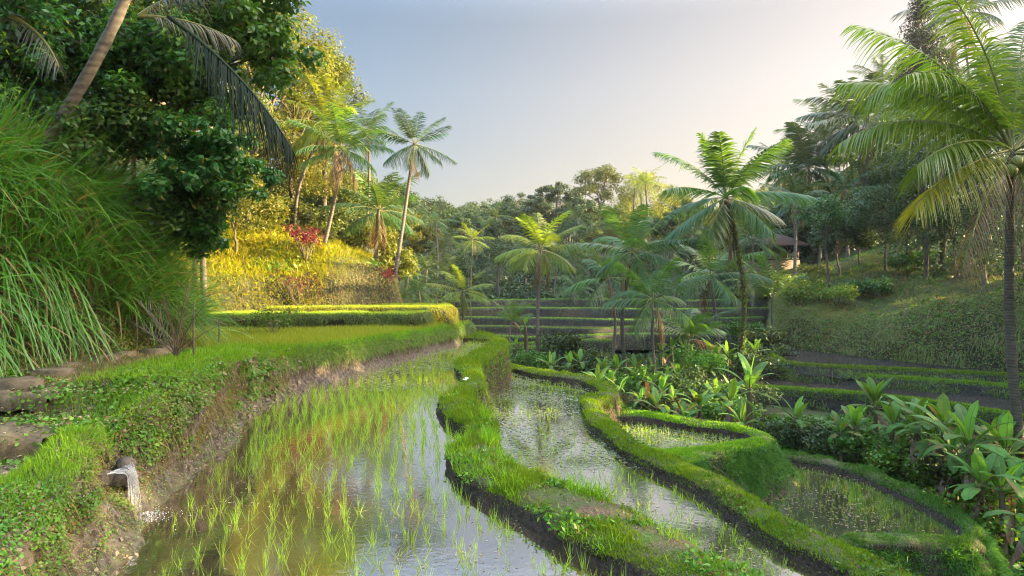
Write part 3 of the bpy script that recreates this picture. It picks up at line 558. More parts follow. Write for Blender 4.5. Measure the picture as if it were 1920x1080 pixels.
# ---------------------------------------------------------------- water sheets
def sheet(name, poly, z, mat):
    me = bpy.data.meshes.new(name); me.from_pydata([(float(p[0]), float(p[1]), z) for p in poly], [], [list(range(len(poly)))])
    me.materials.append(M[mat]); o = bpy.data.objects.new(name, me); COL.objects.link(o); kind(o, 'structure')
    if me.polygons[0].normal.z < 0: me.flip_normals()
    return o
mid1 = (I1*.6+O1*.4); mid2 = I2*.6+O2*.4
left = np.column_stack([S[:, 1]-.25, S[:, 0]])[::-1]; left = left[(left[:, 1] < 22.5) & (left[:, 1] > 1.2)]
UP = np.vstack([mid1[(mid1[:, 1] > 1.3)][:, :2][12:], left[::-1][:: 1]])
m1 = mid1[mid1[:, 1] > 1.3][:, :2]
UP = np.vstack([m1, left[::-1]])
sheet('water', UP, 0.0, 'water')
o1 = O1[(np.arange(len(O1)) > 27) & (O1[:, 1] > 1.3)][:, :2]; m2 = mid2[9:][:, :2]; m2 = m2[m2[:, 1] > 3]
MID = np.vstack([o1-np.array([.0, .0]), m2[::-1]])
sheet('water', MID, -1.0, 'water_low')
A3 = (I3*.5+O3*.5)[:, :2]; o2 = O2[(O2[:, 1] < 18.3) & (O2[:, 1] > 11.9)][:, :2]
LOWA = np.vstack([A3])
sheet('water', LOWA, -1.58, 'water_low')
B4 = (I4*.5+O4*.5)[:, :2]
LOWB = np.vstack([B4, [[4.9, 9.5], [3.0, 12.0], [3.6, 14.6], [5.0, 16.8]]])
sheet('water', LOWB, -2.3, 'water_low')

# ---------------------------------------------------------------- rice
def rice_mesh(name, nb, L, w, r):
    mb = MB(); b = np.column_stack([r.normal(0, .012, (nb, 2)), np.full(nb, -.03)]); d = nrm(np.column_stack([r.normal(0, .24, (nb, 2)), np.ones(nb)]))
    blades(mb, b, d, r.uniform(.6, 1, nb)*L, w, r.uniform(0, .25, nb), 3, r=r)
    me = mb.mesh(name); me.materials.append(M['rice']); return me
RM = [rice_mesh('rice_seedling', int(rng.integers(5, 10)), .2+.045*k/3, .006, rng) for k in range(7)]
def plots(poly, sx, sy, ang, jit, margin=None, marg=.15, y0=None, y1=None):
    poly = np.asarray(poly); c, s = math.cos(ang), math.sin(ang)
    a, b = np.meshgrid(np.arange(-40, 40, sx), np.arange(-40, 40, sy)); a = a+rng.normal(0, jit*sx, a.shape)+.12*np.sin(b*.9); b = b+rng.normal(0, jit*sy, b.shape)
    x = (a*c-b*s).ravel(); y = (a*s+b*c+9).ravel(); k = inpoly(x, y, poly)
    x, y = x[k], y[k]
    k = np.ones(len(x), bool)
    for l in margin or (): k &= distline(x, y, l) > marg
    return x[k], y[k]
inner = I1[:, :2]; baseL = np.column_stack([S[:, 1]+.12, S[:, 0]])
x, y_ = plots(UP, .17, .2, .22, .13, [inner, baseL], .13)
keep = rng.random(len(x)) > np.interp(y_, [4, 9, 12], [.3, .16, .03]); x, y_ = x[keep], y_[keep]
vis = (np.abs(x)/np.maximum(y_, .1) < .83) & (y_ > 4.3); x, y_ = x[vis], y_[vis]
od = np.argsort(np.hypot(x, y_))
for k in od[:300]:
    o = bpy.data.objects.new('rice_seedling', RM[int(rng.integers(7))]); COL.objects.link(o); s = float(rng.uniform(.7, 1.2))
    o.location = (x[k], y_[k], 0); o.rotation_euler = (0, 0, float(rng.uniform(0, 6.28))); o.scale = (s, s, s)
    tag(o, 'thin pale green rice seedling standing in the near water of the upper paddy', 'rice seedling', 'rice seedlings in the near water of the upper paddy')
def rice_rest(name, x, y, z, L, w, nb, mat='rice', spread=.26):
    N = len(x); n = N*nb; b = np.column_stack([np.repeat(x, nb), np.repeat(y, nb), np.full(n, z-.02)])+np.column_stack([rng.normal(0, .012, (n, 2)), np.zeros(n)])
    d = nrm(np.column_stack([rng.normal(0, spread, (n, 2)), np.ones(n)])); sc = np.repeat(rng.uniform(.6, 1.2, N), nb)
    mb = MB(); blades(mb, b, d, rng.uniform(.6, 1, n)*L*sc, w, rng.uniform(0, .3, n), 2); kind(mb.build(name, M[mat]), 'stuff')
xr, yr = x[od[300:]], y_[od[300:]]
rice_rest('rice', xr[yr < 13], yr[yr < 13], 0, .27, .010, 6)
x2, y2 = plots(UP, .2, .22, .3, .2, [inner, baseL], .1); k = (y2 > 12.5)
rice_rest('rice', x2[k], y2[k], 0, .27, .013, 6)
x3, y3 = plots(MID, .16, .19, -.45, .12, [O1[:, :2], I2[:, :2]], .2); k = rng.random(len(x3)) > np.interp(y3, [7, 12, 14], [.1, .25, .45])
rice_rest('rice', x3[k], y3[k], -1, .2, .009, 4)
x4, y4 = plots(LOWA, .16, .17, .2, .12, [I3[:, :2]], .1); rice_rest('rice', x4, y4, -1.58, .2, .012, 4)
x5, y5 = plots(LOWB, .14, .16, .55, .1, [I4[:, :2], O3[:, :2]], .2); k = (inpoly(x5, y5, B4) | True) & (distline(x5, y5, O2[:, :2]) > .25)
k &= (rng.random(len(x5)) < np.clip((x5-4.6)/2.2+.25*fbm(p3(x5, y5), 2), .12, .95))
rice_rest('rice', x5[k], y5[k], -2.3, .16, .007, 4)
# floating weed and straw
def floats(n, poly, z, size, thr, sc, mat='weed', yr=(0, 99)):
    poly = np.asarray(poly); lo, hi = poly.min(0), poly.max(0); q = rng.uniform(lo, hi, (n*6, 2)); k = inpoly(q[:, 0], q[:, 1], poly) & (q[:, 1] > yr[0]) & (q[:, 1] < yr[1])
    q = q[k]; f = fbm(p3(q[:, 0]*sc, q[:, 1]*sc, z), 3); q = q[f+.25*rng.normal(size=len(f)) > thr][:n]; m = len(q)
    mb = MB(); cards(mb, np.column_stack([q, np.full(m, z+.005)]), np.array([0, 0, 1.])+rng.normal(size=(m, 3))*.06, rng.uniform(*size, m), rng.uniform(size[0]*.3, size[1]*.4, m), droop=.02)
    kind(mb.build('floating_weed', M[mat]), 'stuff')
floats(2600, UP, 0, (.015, .05), .12, 1.1, 'straw', (4, 13)); floats(7000, UP, 0, (.05, .14), .0, .8, 'weed', (13, 23)); 
floats(9000, MID, -1, (.04, .13), .02, .9, 'weed', (11, 23)); floats(2500, MID, -1, (.03, .09), .1, 1.2, 'straw', (5, 12))
floats(1500, LOWA, -1.58, (.05, .12), .1, .9); floats(900, LOWB, -2.3, (.04, .1), .2, .9, 'straw')

# ---------------------------------------------------------------- spring water
mb = MB(); n = 20; t = np.linspace(0, 1, n)
for q in range(22):
    s = rng.normal(0, 1); ph = rng.uniform(0, 6)
    px = np.interp(t, [0, .25, .36, .5, 1], [-3.72, -3.655, -3.625, -3.61, -3.585+.014*s]); pz = np.interp(t, [0, .25, .36, .5, 1], [.49, .47, .43, .3, -.02]); wv = np.interp(t, [0, .2, .35, 1], [.1, .06, .036, .036])
    P = p3(px+.006*np.sin(t*7+ph), 6.12+s*wv+.006*np.sin(t*9+ph*2), pz+.006*np.sin(t*20+ph)*(t < .35))
    tube(mb, spline(P, 2), np.interp(np.linspace(0, 1, 2*n-1), [0, .3, 1], [.006, .004, .002])*rng.uniform(.4, 1.5), 5)
kind(mb.build('waterfall', M['fall'], smooth=True), 'structure')
mb = MB()
for (sx, sy, sz, sr) in [(-3.8, 6.3, .45, .1), (-3.8, 5.96, .43, .09), (-3.76, 6.12, .38, .1), (-3.72, 6.22, .28, .08), (-3.7, 6.04, .16, .09), (-3.63, 6.26, .03, .08), (-3.58, 5.95, .0, .07)]:
    k0 = len(mb.V); ball(mb, (sx, sy, sz), sr, 12, .75); V = mb.V[k0]; ctr = np.array([sx, sy, sz]); mb.V[k0] = (V+.8*(V-ctr)*fbm(V*9+sr, 4)[:, None]).astype(np.float32)
kind(mb.build('wet_rocks', M['wetrock'], smooth=True), 'stuff', 'dark wet stones around the spring outlet')
mb = MB(); n = 420; a = rng.uniform(0, 6.28, n); r_ = np.abs(rng.normal(0, .16, n)); c = np.column_stack([-3.5+np.cos(a)*r_*1.3, 6.15+np.sin(a)*r_, .004+rng.uniform(0, .05, n)*np.exp(-r_/.1)])
cards(mb, c, np.array([0, 0, 1.])+rng.normal(size=(n, 3))*.5, rng.uniform(.004, .016, n), rng.uniform(.003, .01, n)); kind(mb.build('splash', M['foam']), 'stuff', 'white splash where the spring falls into the paddy')

# ---------------------------------------------------------------- hillside cover
def hillcover(name, n, xr, yr, cond, mat, L, w, card=False, droop=(.3, 1.2), out=.35, ny=.6, scale=None):
    x = rng.uniform(*xr, n); y = rng.uniform(*yr, n); k = cond(x, y); x, y = x[k], y[k]; z = h(x, y); nn = hn(x, y); m = len(x)
    # steeper ground holds more plants
    p = p3(x, y, z); sc = 1 if scale is None else scale(x, y); mb = MB()
    if card: cards(mb, p+nn*rng.uniform(0, .12, (m, 1)), nn+rng.normal(size=p.shape)*.6, rng.uniform(*L, m)*sc, rng.uniform(*w, m)*sc)
    else: blades(mb, p, nrm(nn*ny+[0, 0, .5]+rng.normal(size=p.shape)*out), rng.uniform(*L, m)*sc, rng.uniform(*w, m)*sc, rng.uniform(*droop, m), 3)
    return kind(mb.build(name, M[mat]), 'stuff')
inL = lambda x, y: inpoly(x, y, LPOLY); inR = lambda x, y: inpoly(x, y, RPOLY)
rs = lambda x, y: distline(x, y, RB); ls = lambda x, y: distline(x, y, LB)
# right hill: mossy wall, then rough grass
def wallpts(line, n, smax, y0, y1, dens=None):
    L = np.asarray(line); seg = np.hypot(*(L[1:]-L[:-1]).T); P = []
    k = rng.choice(len(seg), n, p=seg/seg.sum()); t = rng.random(n)[:, None]; q = L[k]*(1-t)+L[k+1]*t; e = nrm(np.column_stack([L[k+1]-L[k], 0*t]))
    return q, e
q, e = wallpts([(25, 8)]+RB[2:9], 190000, 1.3, 0, 0); s = rng.uniform(0, 2.1, len(q)); nx = np.column_stack([e[:, 1], -e[:, 0]])
x = q[:, 0]+nx[:, 0]*s; y = q[:, 1]+nx[:, 1]*s; k = inR(x, y); x, y = x[k][:120000], y[k][:120000]; nn = hn(x, y); m = len(x)
mb = MB(); cards(mb, p3(x, y, h(x, y))+nn*rng.uniform(0, .07, (m, 1)), nn+rng.normal(size=nn.shape)*.6, rng.uniform(.05, .11, m), rng.uniform(.03, .07, m)); kind(mb.build('mossy_cover', M['mossy']), 'stuff')
k = fbm(p3(x*.9, y*.9, h(x, y)*1.3), 3) > .12; kx, ky = x[k], y[k]; m = len(kx); nn = hn(kx, ky); mb = MB(); blades(mb, p3(kx, ky, h(kx, ky)), nrm(nn+rng.normal(size=nn.shape)*.5), rng.uniform(.12, .3, m), rng.uniform(.02, .035, m), rng.uniform(.8, 1.8, m), 2); kind(mb.build('dry_hanging_grass', M['slope']), 'stuff')
hillcover('hill_grass', 170000, (12, 40), (14, 44), lambda x, y: inR(x, y) & (rs(x, y) > .9) & (fbm(p3(x*.5, y*.5, 1.), 3) > -.5), 'slope', (.1, .26), (.014, .028))
hillcover('hill_tufts', 60000, (12, 36), (16, 42), lambda x, y: inR(x, y) & (fbm(p3(x*.8, y*.8, 21.), 3) > .2), 'slope', (.25, .5), (.018, .032))
hillcover('hill_dark_leaves', 40000, (12, 36), (16, 42), lambda x, y: inR(x, y) & (fbm(p3(x*.7, y*.7, 31.), 3) > .22), 'ivy', (.1, .2), (.06, .13), True)
hillcover('hill_leaves', 50000, (12, 36), (14, 44), lambda x, y: inR(x, y) & (rs(x, y) > .8) & (fbm(p3(x*.45, y*.45, 8.), 3) > .12), 'mound', (.07, .16), (.05, .1), True)
hillcover('hill_grass', 60000, (12, 24), (29, 46), lambda x, y: inR(x, y) & (rs(x, y) < 3), 'slope', (.15, .35), (.02, .035))
hillcover('hill_turf', 30000, (12, 34), (16, 42), lambda x, y: inR(x, y) & (np.abs(rs(x, y)-1.25) < .35), 'grass', (.12, .28), (.014, .026))
# left: wall by the path, then the sunlit slope
hillcover('wall_leaves', 120000, (-9, -5.9), (2, 14), lambda x, y: inL(x, y) & (ls(x, y) < 1.7), 'mossy', (.03, .07), (.015, .04), True)
hillcover('wall_ivy', 26000, (-9, -5.9), (2, 14), lambda x, y: inL(x, y) & (ls(x, y) < 1.7) & (fbm(p3(x*1.5, y*1.5, h(x, y)*1.5), 2) > .1), 'ivy', (.04, .09), (.03, .06), True)
hillcover('wall_grass', 16000, (-9, -5.9), (3, 14), lambda x, y: inL(x, y) & (ls(x, y) < 1.6), 'hedge', (.12, .35), (.006, .013), droop=(.8, 2.))
hillcover('slope_grass', 150000, (-17, -3.8), (14, 34), lambda x, y: inL(x, y) & (ls(x, y) < 8) & ((x < -6.5) | (ls(x, y) > .75) | (fbm(p3(x, y, 6.), 2) > .1)), 'lit', (.2, .5), (.016, .03), scale=lambda x, y: np.clip(.5+ls(x, y)*.25, .5, 1.1)*np.where(x < -6.7, 1.5, .8))
hillcover('slope_ferns', 30000, (-13, -4), (22, 34), lambda x, y: inL(x, y) & (ls(x, y) > .7) & (fbm(p3(x*.6, y*.6, 2.), 3) > .05), 'hedge', (.12, .3), (.06, .12), True)
hillcover('cliff_grass', 40000, (-7.5, -3.4), (22, 29), lambda x, y: inL(x, y) & (ls(x, y) < 1.1), 'grass_dry', (.06, .16), (.012, .022), droop=(.8, 2.), ny=.9)
hillcover('cliff_leaves', 7000, (-7.5, -3.4), (22, 29), lambda x, y: inL(x, y) & (ls(x, y) < 1.0) & (fbm(p3(x*1.2, y*1.2, h(x, y)*2), 2) > 0), 'grass_dry', (.06, .13), (.03, .06), True)
# valley floor greenery
vf = lambda x, y: ~inL(x, y) & ~inR(x, y)
hillcover('valley_grass', 60000, (-4, 14), (22, 33), lambda x, y: vf(x, y) & (fbm(p3(x*.4, y*.4, 5.), 2) > -.15), 'mound', (.12, .3), (.02, .035))
hillcover('valley_grass', 26000, (-4, 2.5), (23, 31), lambda x, y: vf(x, y), 'grass', (.1, .2), (.018, .03))
hillcover('bank_undergrowth', 34000, (-3, 10), (27.5, 32.6), lambda x, y: vf(x, y), 'far', (.12, .3), (.08, .16), True)
hillcover('valley_grass', 24000, (-3, 10), (27.5, 32.6), lambda x, y: vf(x, y), 'mound', (.2, .45), (.02, .035))
hillcover('bank_undergrowth', 24000, (9, 14), (28, 48), lambda x, y: vf(x, y), 'mound', (.15, .35), (.1, .2), True)
hillcover('bank_undergrowth', 60000, (6.5, 17), (7, 21), lambda x, y: vf(x, y) & ~inpoly(x, y, LOWB), 'mound', (.06, .16), (.05, .11), True)
hillcover('bank_undergrowth', 12000, (2.8, 10), (4.5, 11.5), lambda x, y: vf(x, y) & ~inpoly(x, y, LOWB), 'mound', (.08, .2), (.05, .12), True)
# ================================================================ PALMS
def frond_into(mbs, o, az, e0, bend, L, n, ll, lw, segs=2, hang=.35, vee=.35, r=None, twist=0., jit=.1, rw=.02):
    """one feather frond; mbs = (leaflets, midrib)"""
    r = r or rng; K = 14; t = np.linspace(0, 1, K); e = e0-bend*t**1.25
    hd = az+twist*t
    step_ = np.column_stack([np.cos(e)*np.cos(hd), np.cos(e)*np.sin(hd), np.sin(e)])*(L/(K-1))
    P = np.asarray(o)+np.vstack([[0, 0, 0], np.cumsum(step_, 0)[:-1]]); T = nrm(np.gradient(P, axis=0))
    sd = nrm(np.column_stack([-np.sin(hd), np.cos(hd), 0*hd])); up = np.cross(T, sd); up *= np.sign(up[:, 2:3]+1e-6)
    tube(mbs[1], P, np.linspace(rw, rw*.25, K), 4, False)
    tt = np.linspace(.14, .995, n)
    for s in (-1, 1):
        u = np.clip(tt+r.normal(0, .004, n), 0, 1); ip = lambda A: np.column_stack([np.interp(u, t, A[:, k]) for k in range(3)])
        p = ip(P); Tt = ip(T); S_ = ip(sd)*s; U = ip(up); fwd = (.35+.75*u)[:, None]
        d = S_+Tt*fwd+U*vee-np.array([0, 0, 1.])*hang*.45+r.normal(size=(n, 3))*jit
        l = ll*(np.interp(u, [0, .14, .4, .7, .9, 1], [.4, .55, 1, .9, .6, .35]))*r.uniform(.85, 1.1, n)
        side = np.cross(nrm(d), U); sideT = nrm(Tt*.9+U*.25+r.normal(size=(n, 3))*.1)
        blades(mbs[0], p, d, l, lw*r.uniform(.8, 1.15, n), hang*r.uniform(.6, 1.4, n), segs, side=sideT, prof=((0, .25, 1), (.55, 1, .08)), r=r)
    return P

def palm(name, label, crown, base, L, nf=20, n=34, segs=2, mats=('palm', 'palmdead'), ndead=2, tr=.11, split=True, group=None, seed=0, emin=-36, lean=None, hang=.42, lwf=1.0, nuts=0, trunkmat='trunk', wind=0., ups=80, bend=(.45, 1.1), cat='palm tree', vine=False, az=None):
    r = np.random.default_rng(seed+100); az_lim = az
    crown = np.asarray(crown, float); base = np.asarray(base, float)
    root = thing(name, label, cat, base, group)
    H = crown[2]-base[2]
    mid = base*.5+crown*.5; 
    if lean is None: lean = np.array([-(crown-base)[0]*.12, -(crown-base)[1]*.12, 0])+np.append(r.normal(0, .03*max(H, 1), 2), 0)
    c = spline([base-[0, 0, .4], base+(crown-base)*.03, mid+lean, crown], 12); tt = np.linspace(0, 1, len(c))
    rad = tr*(1.0-.35*tt+.5*np.exp(-tt*14))*(1+.05*np.sin(tt*H*22))
    mb = MB(); tube(mb, c, rad, 9); to = mb.build('trunk', M[trunkmat], root, True)
    if vine:
        mb = MB(); nv = 1500; k = r.uniform(.05, .97, nv); a = r.uniform(0, 6.28, nv); cp = np.column_stack([np.interp(k, tt, c[:, q]) for q in range(3)]); o = np.column_stack([np.cos(a), np.sin(a), 0*a]); th = np.clip(1+1.2*fbm(p3(k*14, 0*k), 2), .3, 2.2)[:, None]
        keep = k > .22+.2*r.random(nv); cards(mb, (cp+o*(tr*.8+.04*th*r.random((nv, 1))))[keep], (o+r.normal(size=o.shape)*.5)[keep], .1, .075, r); mb.build('vine', M['hedge'], root)
    top = crown-[0, 0, .1]
    # sheathing fibre at the crown
    cr = (MB(), MB()); dd = (MB(), MB()); ga = 2.39996
    def emit(mb2, matn, nm):
        o = mb2[0].build(nm, M[matn], root); rb = mb2[1].build('midrib', M['rachis' if matn not in ('palmdead', 'palmgrey') else 'palmgrey'], root)
        rb.parent = o
    a0 = r.uniform(0, 6.28)
    for k in range(nf):
        f = k/(nf-1.0); e0 = math.radians(ups+(emin-ups)*f**.85+r.normal(0, 6)); az = a0+k*ga+r.normal(0, .15)
        if az_lim: az = math.radians(r.uniform(*az_lim))
        Lk = L*(.72+.28*math.sin(PI*min(1, f*1.1+.12)))*r.uniform(.9, 1.08)
        dead = k >= nf-ndead
        tgt = (dd if dead else cr) if not split else (MB(), MB())
        o = top+np.array([math.cos(az), math.sin(az), 0])*tr*.5+[0, 0, .12*(1-f)]
        b = r.uniform(*bend)*(1-.25*f); 
        if dead: e0 -= .5; b = .7
        frond_into(tgt, o, az, e0, b, Lk*(.85 if dead else 1), n if not dead else int(n*.6), L*.27, L*.021*lwf, segs, hang*(1.6 if dead else 1)*(.8+.6*f), .22*(1-f)-.05, r, wind*math.sin(az+1)+r.normal(0, .12), .1, L*.008)
        if split: emit(tgt, mats[1] if dead else mats[0], 'withered_frond' if dead else 'frond')
    if not split:
        cr[0].V += cr[1].V; cr[0].F += [q+cr[0].n for q in cr[1].F]; cr[0].build('crown', M[mats[0]], root)
        if ndead: dd[0].build('withered_frond', M[mats[1]], root)
    # spathes / flower stalks and nuts
    for k in range(nuts):
        a = r.uniform(0, 6.28); mb = MB(); ball(mb, top+np.array([math.cos(a)*(tr+.1), math.sin(a)*(tr+.1), -.12-r.uniform(0, .25)]), .085*r.uniform(.8, 1.15)*max(1, L/3), 10, 1.2); mb.build('coconut', M['nut' if r.random() < .75 else 'nutbrown'], root, True)
    return root

def palm_px(name, label, c, bpx, d, lpx, dz=0, bd=None, **k):
    k['n'] = int(k.get('n', 34)*1.25)
    C = W(c[0], c[1], d); bd = bd or d; bx = (bpx-960)/FPX*bd; base = np.array([bx, bd, hz(bx, bd)])
    if base[2] > C[2]-.3: base[2] = C[2]-.3
    L = lpx*d/FPX*1.3
    return palm(name, label, C, base, L, **k)

# left slope
palm_px('coconut_palm', 'leaning slender coconut palm with bare curved pale trunk on the sunlit slope', (612, 232), 548, 27, 78, nf=22, n=30, seed=1, ndead=3, tr=.1, mats=('palmlit', 'palmdead'), bd=28.5)
palm_px('coconut_palm', 'coconut palm with a long brown hanging frond above the red cordyline on the slope', (642, 278), 604, 25.5, 78, nf=22, n=30, seed=2, ndead=4, tr=.095, mats=('palm', 'palmdead'), bd=26.5)
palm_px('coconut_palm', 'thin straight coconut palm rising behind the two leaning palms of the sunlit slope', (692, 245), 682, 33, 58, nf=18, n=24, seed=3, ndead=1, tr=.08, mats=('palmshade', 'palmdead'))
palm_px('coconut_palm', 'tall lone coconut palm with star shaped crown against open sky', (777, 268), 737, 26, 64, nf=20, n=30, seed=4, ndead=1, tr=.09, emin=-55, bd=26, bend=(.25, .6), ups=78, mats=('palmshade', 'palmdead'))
palm_px('coconut_palm', 'stocky coconut palm with wide low crown between the leaning palms and the lone tall palm', (710, 392), 702, 29, 78, nf=22, n=28, seed=5, ndead=3, tr=.13)
palm_px('coconut_palm', 'small slender palm with thin upright fronds behind the sunlit slope', (816, 412), 816, 48, 34, nf=12, n=18, segs=1, seed=6, ndead=0, split=False, bend=(.3, .7), lwf=1.6)
# valley centre
palm_px('coconut_palm', 'young bright coconut palm with yellow green fronds before the far terraces', (1014, 466), 1008, 27.6, 74, nf=18, n=32, seed=11, ndead=2, tr=.1, mats=('palmlit', 'palmdead'), bd=27.6)
palm_px('coconut_palm', 'full crowned coconut palm with dark knobbly trunk left of the tall ivy covered palm', (1187, 470), 1172, 27, 92, nf=16, n=36, seed=12, ndead=1, tr=.11, nuts=7, trunkmat='trunkdark')
palm_px('coconut_palm', 'dark leaved coconut palm half hidden behind the full crowned palm', (1140, 520), 1150, 31, 74, nf=11, n=26, seed=13, ndead=1, tr=.09)
palm_px('coconut_palm', 'young coconut palm with low drooping fronds on thin trunk among the bananas', (1224, 560), 1232, 24, 88, nf=13, n=34, seed=14, ndead=1, tr=.075, emin=-30)
palm_px('coconut_palm', 'tallest coconut palm of the valley with ivy covered trunk and ragged crown', (1362, 368), 1385, 25.5, 124, nf=18, n=46, segs=3, ups=88, bend=(.35, .85), seed=15, ndead=1, tr=.09, nuts=6, trunkmat='trunkdark', vine=True, emin=-35, bd=25.5)
palm_px('coconut_palm', 'coconut palm with orange stalks and grey green fronds behind the ivy covered trunk', (1333, 515), 1352, 32, 84, nf=15, n=28, seed=16, ndead=1, tr=.11, nuts=5)
palm_px('coconut_palm', 'short young palm with golden fronds beside the thin bare pole of a palm', (868, 545), 868, 30, 52, nf=13, n=26, seed=17, ndead=1, tr=.07, mats=('palmlit', 'palmdead'))
palm_px('coconut_palm', 'slender palm with tiny crown on a thin bare pole trunk before the far forest', (886, 448), 885, 33, 32, nf=16, n=18, segs=1, seed=18, ndead=1, tr=.045, lwf=1.5, mats=('palmlit', 'palmdead'))
palm_px('coconut_palm', 'trunkless young palm with long arching fronds at the foot of the ivy covered palm', (1292, 632), 1292, 27.5, 74, nf=12, n=32, seed=19, ndead=1, tr=.08, ups=75, emin=20, bend=(.9, 1.5))
palm_px('coconut_palm', 'narrow upright palm with feather fronds held stiffly beside the right hill end', (1448, 560), 1448, 34, 78, nf=9, n=26, seed=20, ndead=0, tr=.06, ups=88, emin=55, bend=(.2, .7))
palm_px('coconut_palm', 'pale palm with broad soft crown in front of the pavilion', (1412, 450), 1412, 44, 62, nf=18, n=22, segs=1, seed=21, ndead=1, lwf=1.6, split=False, mats=('palm', 'palmdead'))
palm_px('coconut_palm', 'small palm with spread fronds rooted low beside the pale far terraces', (960, 600), 958, 33, 40, nf=11, n=22, seed=22, ndead=1, tr=.05, ups=80, emin=25, bend=(.5, 1.))
# right slope skyline
R_ = [((1516, 312), 1530, 48, 84, 'coconut palm with two tall upright fronds on the skyline left of the twin palms'), ((1492, 372), 1490, 42, 52, 'low coconut palm with dark crown against the bright sky beneath the skyline palms'), ((1628, 225), 1640, 46, 96, 'large pale crowned coconut palm leaning over the right slope skyline'), ((1582, 225), 1600, 53, 74, 'coconut palm with ragged feathery top behind the large pale skyline palm'), ((1655, 150), 1675, 58, 50, 'highest small crowned palm in the notch below the dark conical tree'), ((1802, 22), 1812, 56, 84, 'tall palm whose crown touches the upper frame edge beside the conical tree'), ((1585, 352), 1590, 44, 48, 'small rounded palm under the large pale skyline palm'), ((1700, 215), 1702, 50, 60, 'palm with crown half hidden behind the flat topped dark tree'), ((1462, 400), 1462, 55, 52, 'hazy palm behind the pavilion roof'), ((1285, 420), 1290, 60, 50, 'hazy golden palm behind the crown of the ivy covered palm')]
for q, (c, b, d, l, lab) in enumerate(R_):
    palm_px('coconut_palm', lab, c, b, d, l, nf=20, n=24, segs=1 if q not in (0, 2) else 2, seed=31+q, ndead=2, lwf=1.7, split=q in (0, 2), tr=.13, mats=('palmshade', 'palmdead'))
# big near palm at the right
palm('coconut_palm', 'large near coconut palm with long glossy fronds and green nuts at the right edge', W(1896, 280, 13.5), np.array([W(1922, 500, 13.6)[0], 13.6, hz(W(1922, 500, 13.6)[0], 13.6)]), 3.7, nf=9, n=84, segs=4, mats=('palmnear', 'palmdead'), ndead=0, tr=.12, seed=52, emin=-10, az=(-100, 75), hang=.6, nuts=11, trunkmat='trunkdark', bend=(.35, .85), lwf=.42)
# its hand placed low fronds
def lone_fronds(root, origin, specs, mat, L0=4, n=78, segs=4, ll=1.0, lw=.042, hang=.75):
    for (az, e0, bend, L, tw) in specs:
        m2 = (MB(), MB()); frond_into(m2, origin, math.radians(az), math.radians(e0), bend, L, n, ll, lw, segs, hang, .05, rng, tw, .08, .034)
        o = m2[0].build('frond' if mat != 'palmdead' else 'withered_frond', M[mat], root); m2[1].build('midrib', M['rachis' if mat != 'blackfrond' else mat], root).parent = o
big = [o for o in SC.objects if o.get('label', '').startswith('large near coconut')][0]
oc = W(1896, 280, 13.5)
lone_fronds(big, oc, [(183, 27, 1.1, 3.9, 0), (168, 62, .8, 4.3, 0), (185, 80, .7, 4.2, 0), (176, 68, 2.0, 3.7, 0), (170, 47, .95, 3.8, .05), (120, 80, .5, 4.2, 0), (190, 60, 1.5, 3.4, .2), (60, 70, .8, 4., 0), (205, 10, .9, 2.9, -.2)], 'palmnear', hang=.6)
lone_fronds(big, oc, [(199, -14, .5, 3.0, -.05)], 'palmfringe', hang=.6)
lone_fronds(big, oc, [(200, -50, .45, 3.0, 0), (285, -72, .3, 3.2, 0)], 'palmdead', n=40, ll=.7, hang=1.0)
# leaning palm top left
lp = palm('coconut_palm', 'leaning palm with ringed grey trunk crossing the dark trees above the tall reeds', W(330, -230, 9.3), np.array([W(40, 380, 9.7)[0], 9.7, hz(W(40, 380, 9.7)[0], 9.7)]), 3.6, nf=13, n=44, segs=3, seed=61, ndead=0, tr=.105, mats=('blackfrond', 'palmgrey'), emin=5, lwf=.9, lean=np.array([.12, 0, -.1]))
ol = W(330, -230, 9.3)
lone_fronds(lp, W(315, 30, 8.8), [(-3, -37, .42, 2.55, 0)], 'blackfrond', n=58, ll=.56, lw=.04, hang=1.2)
lone_fronds(lp, W(20, 30, 8.6), [(-15, -25, .75, 1.15, 0)], 'palmgrey', n=30, ll=.36, lw=.02)
lone_fronds(lp, W(260, 30, 9.0), [(20, 5, .6, 1.3, 0), (10, 40, .7, 1.1, 0)], 'palmgrey', n=30, ll=.36, lw=.022)

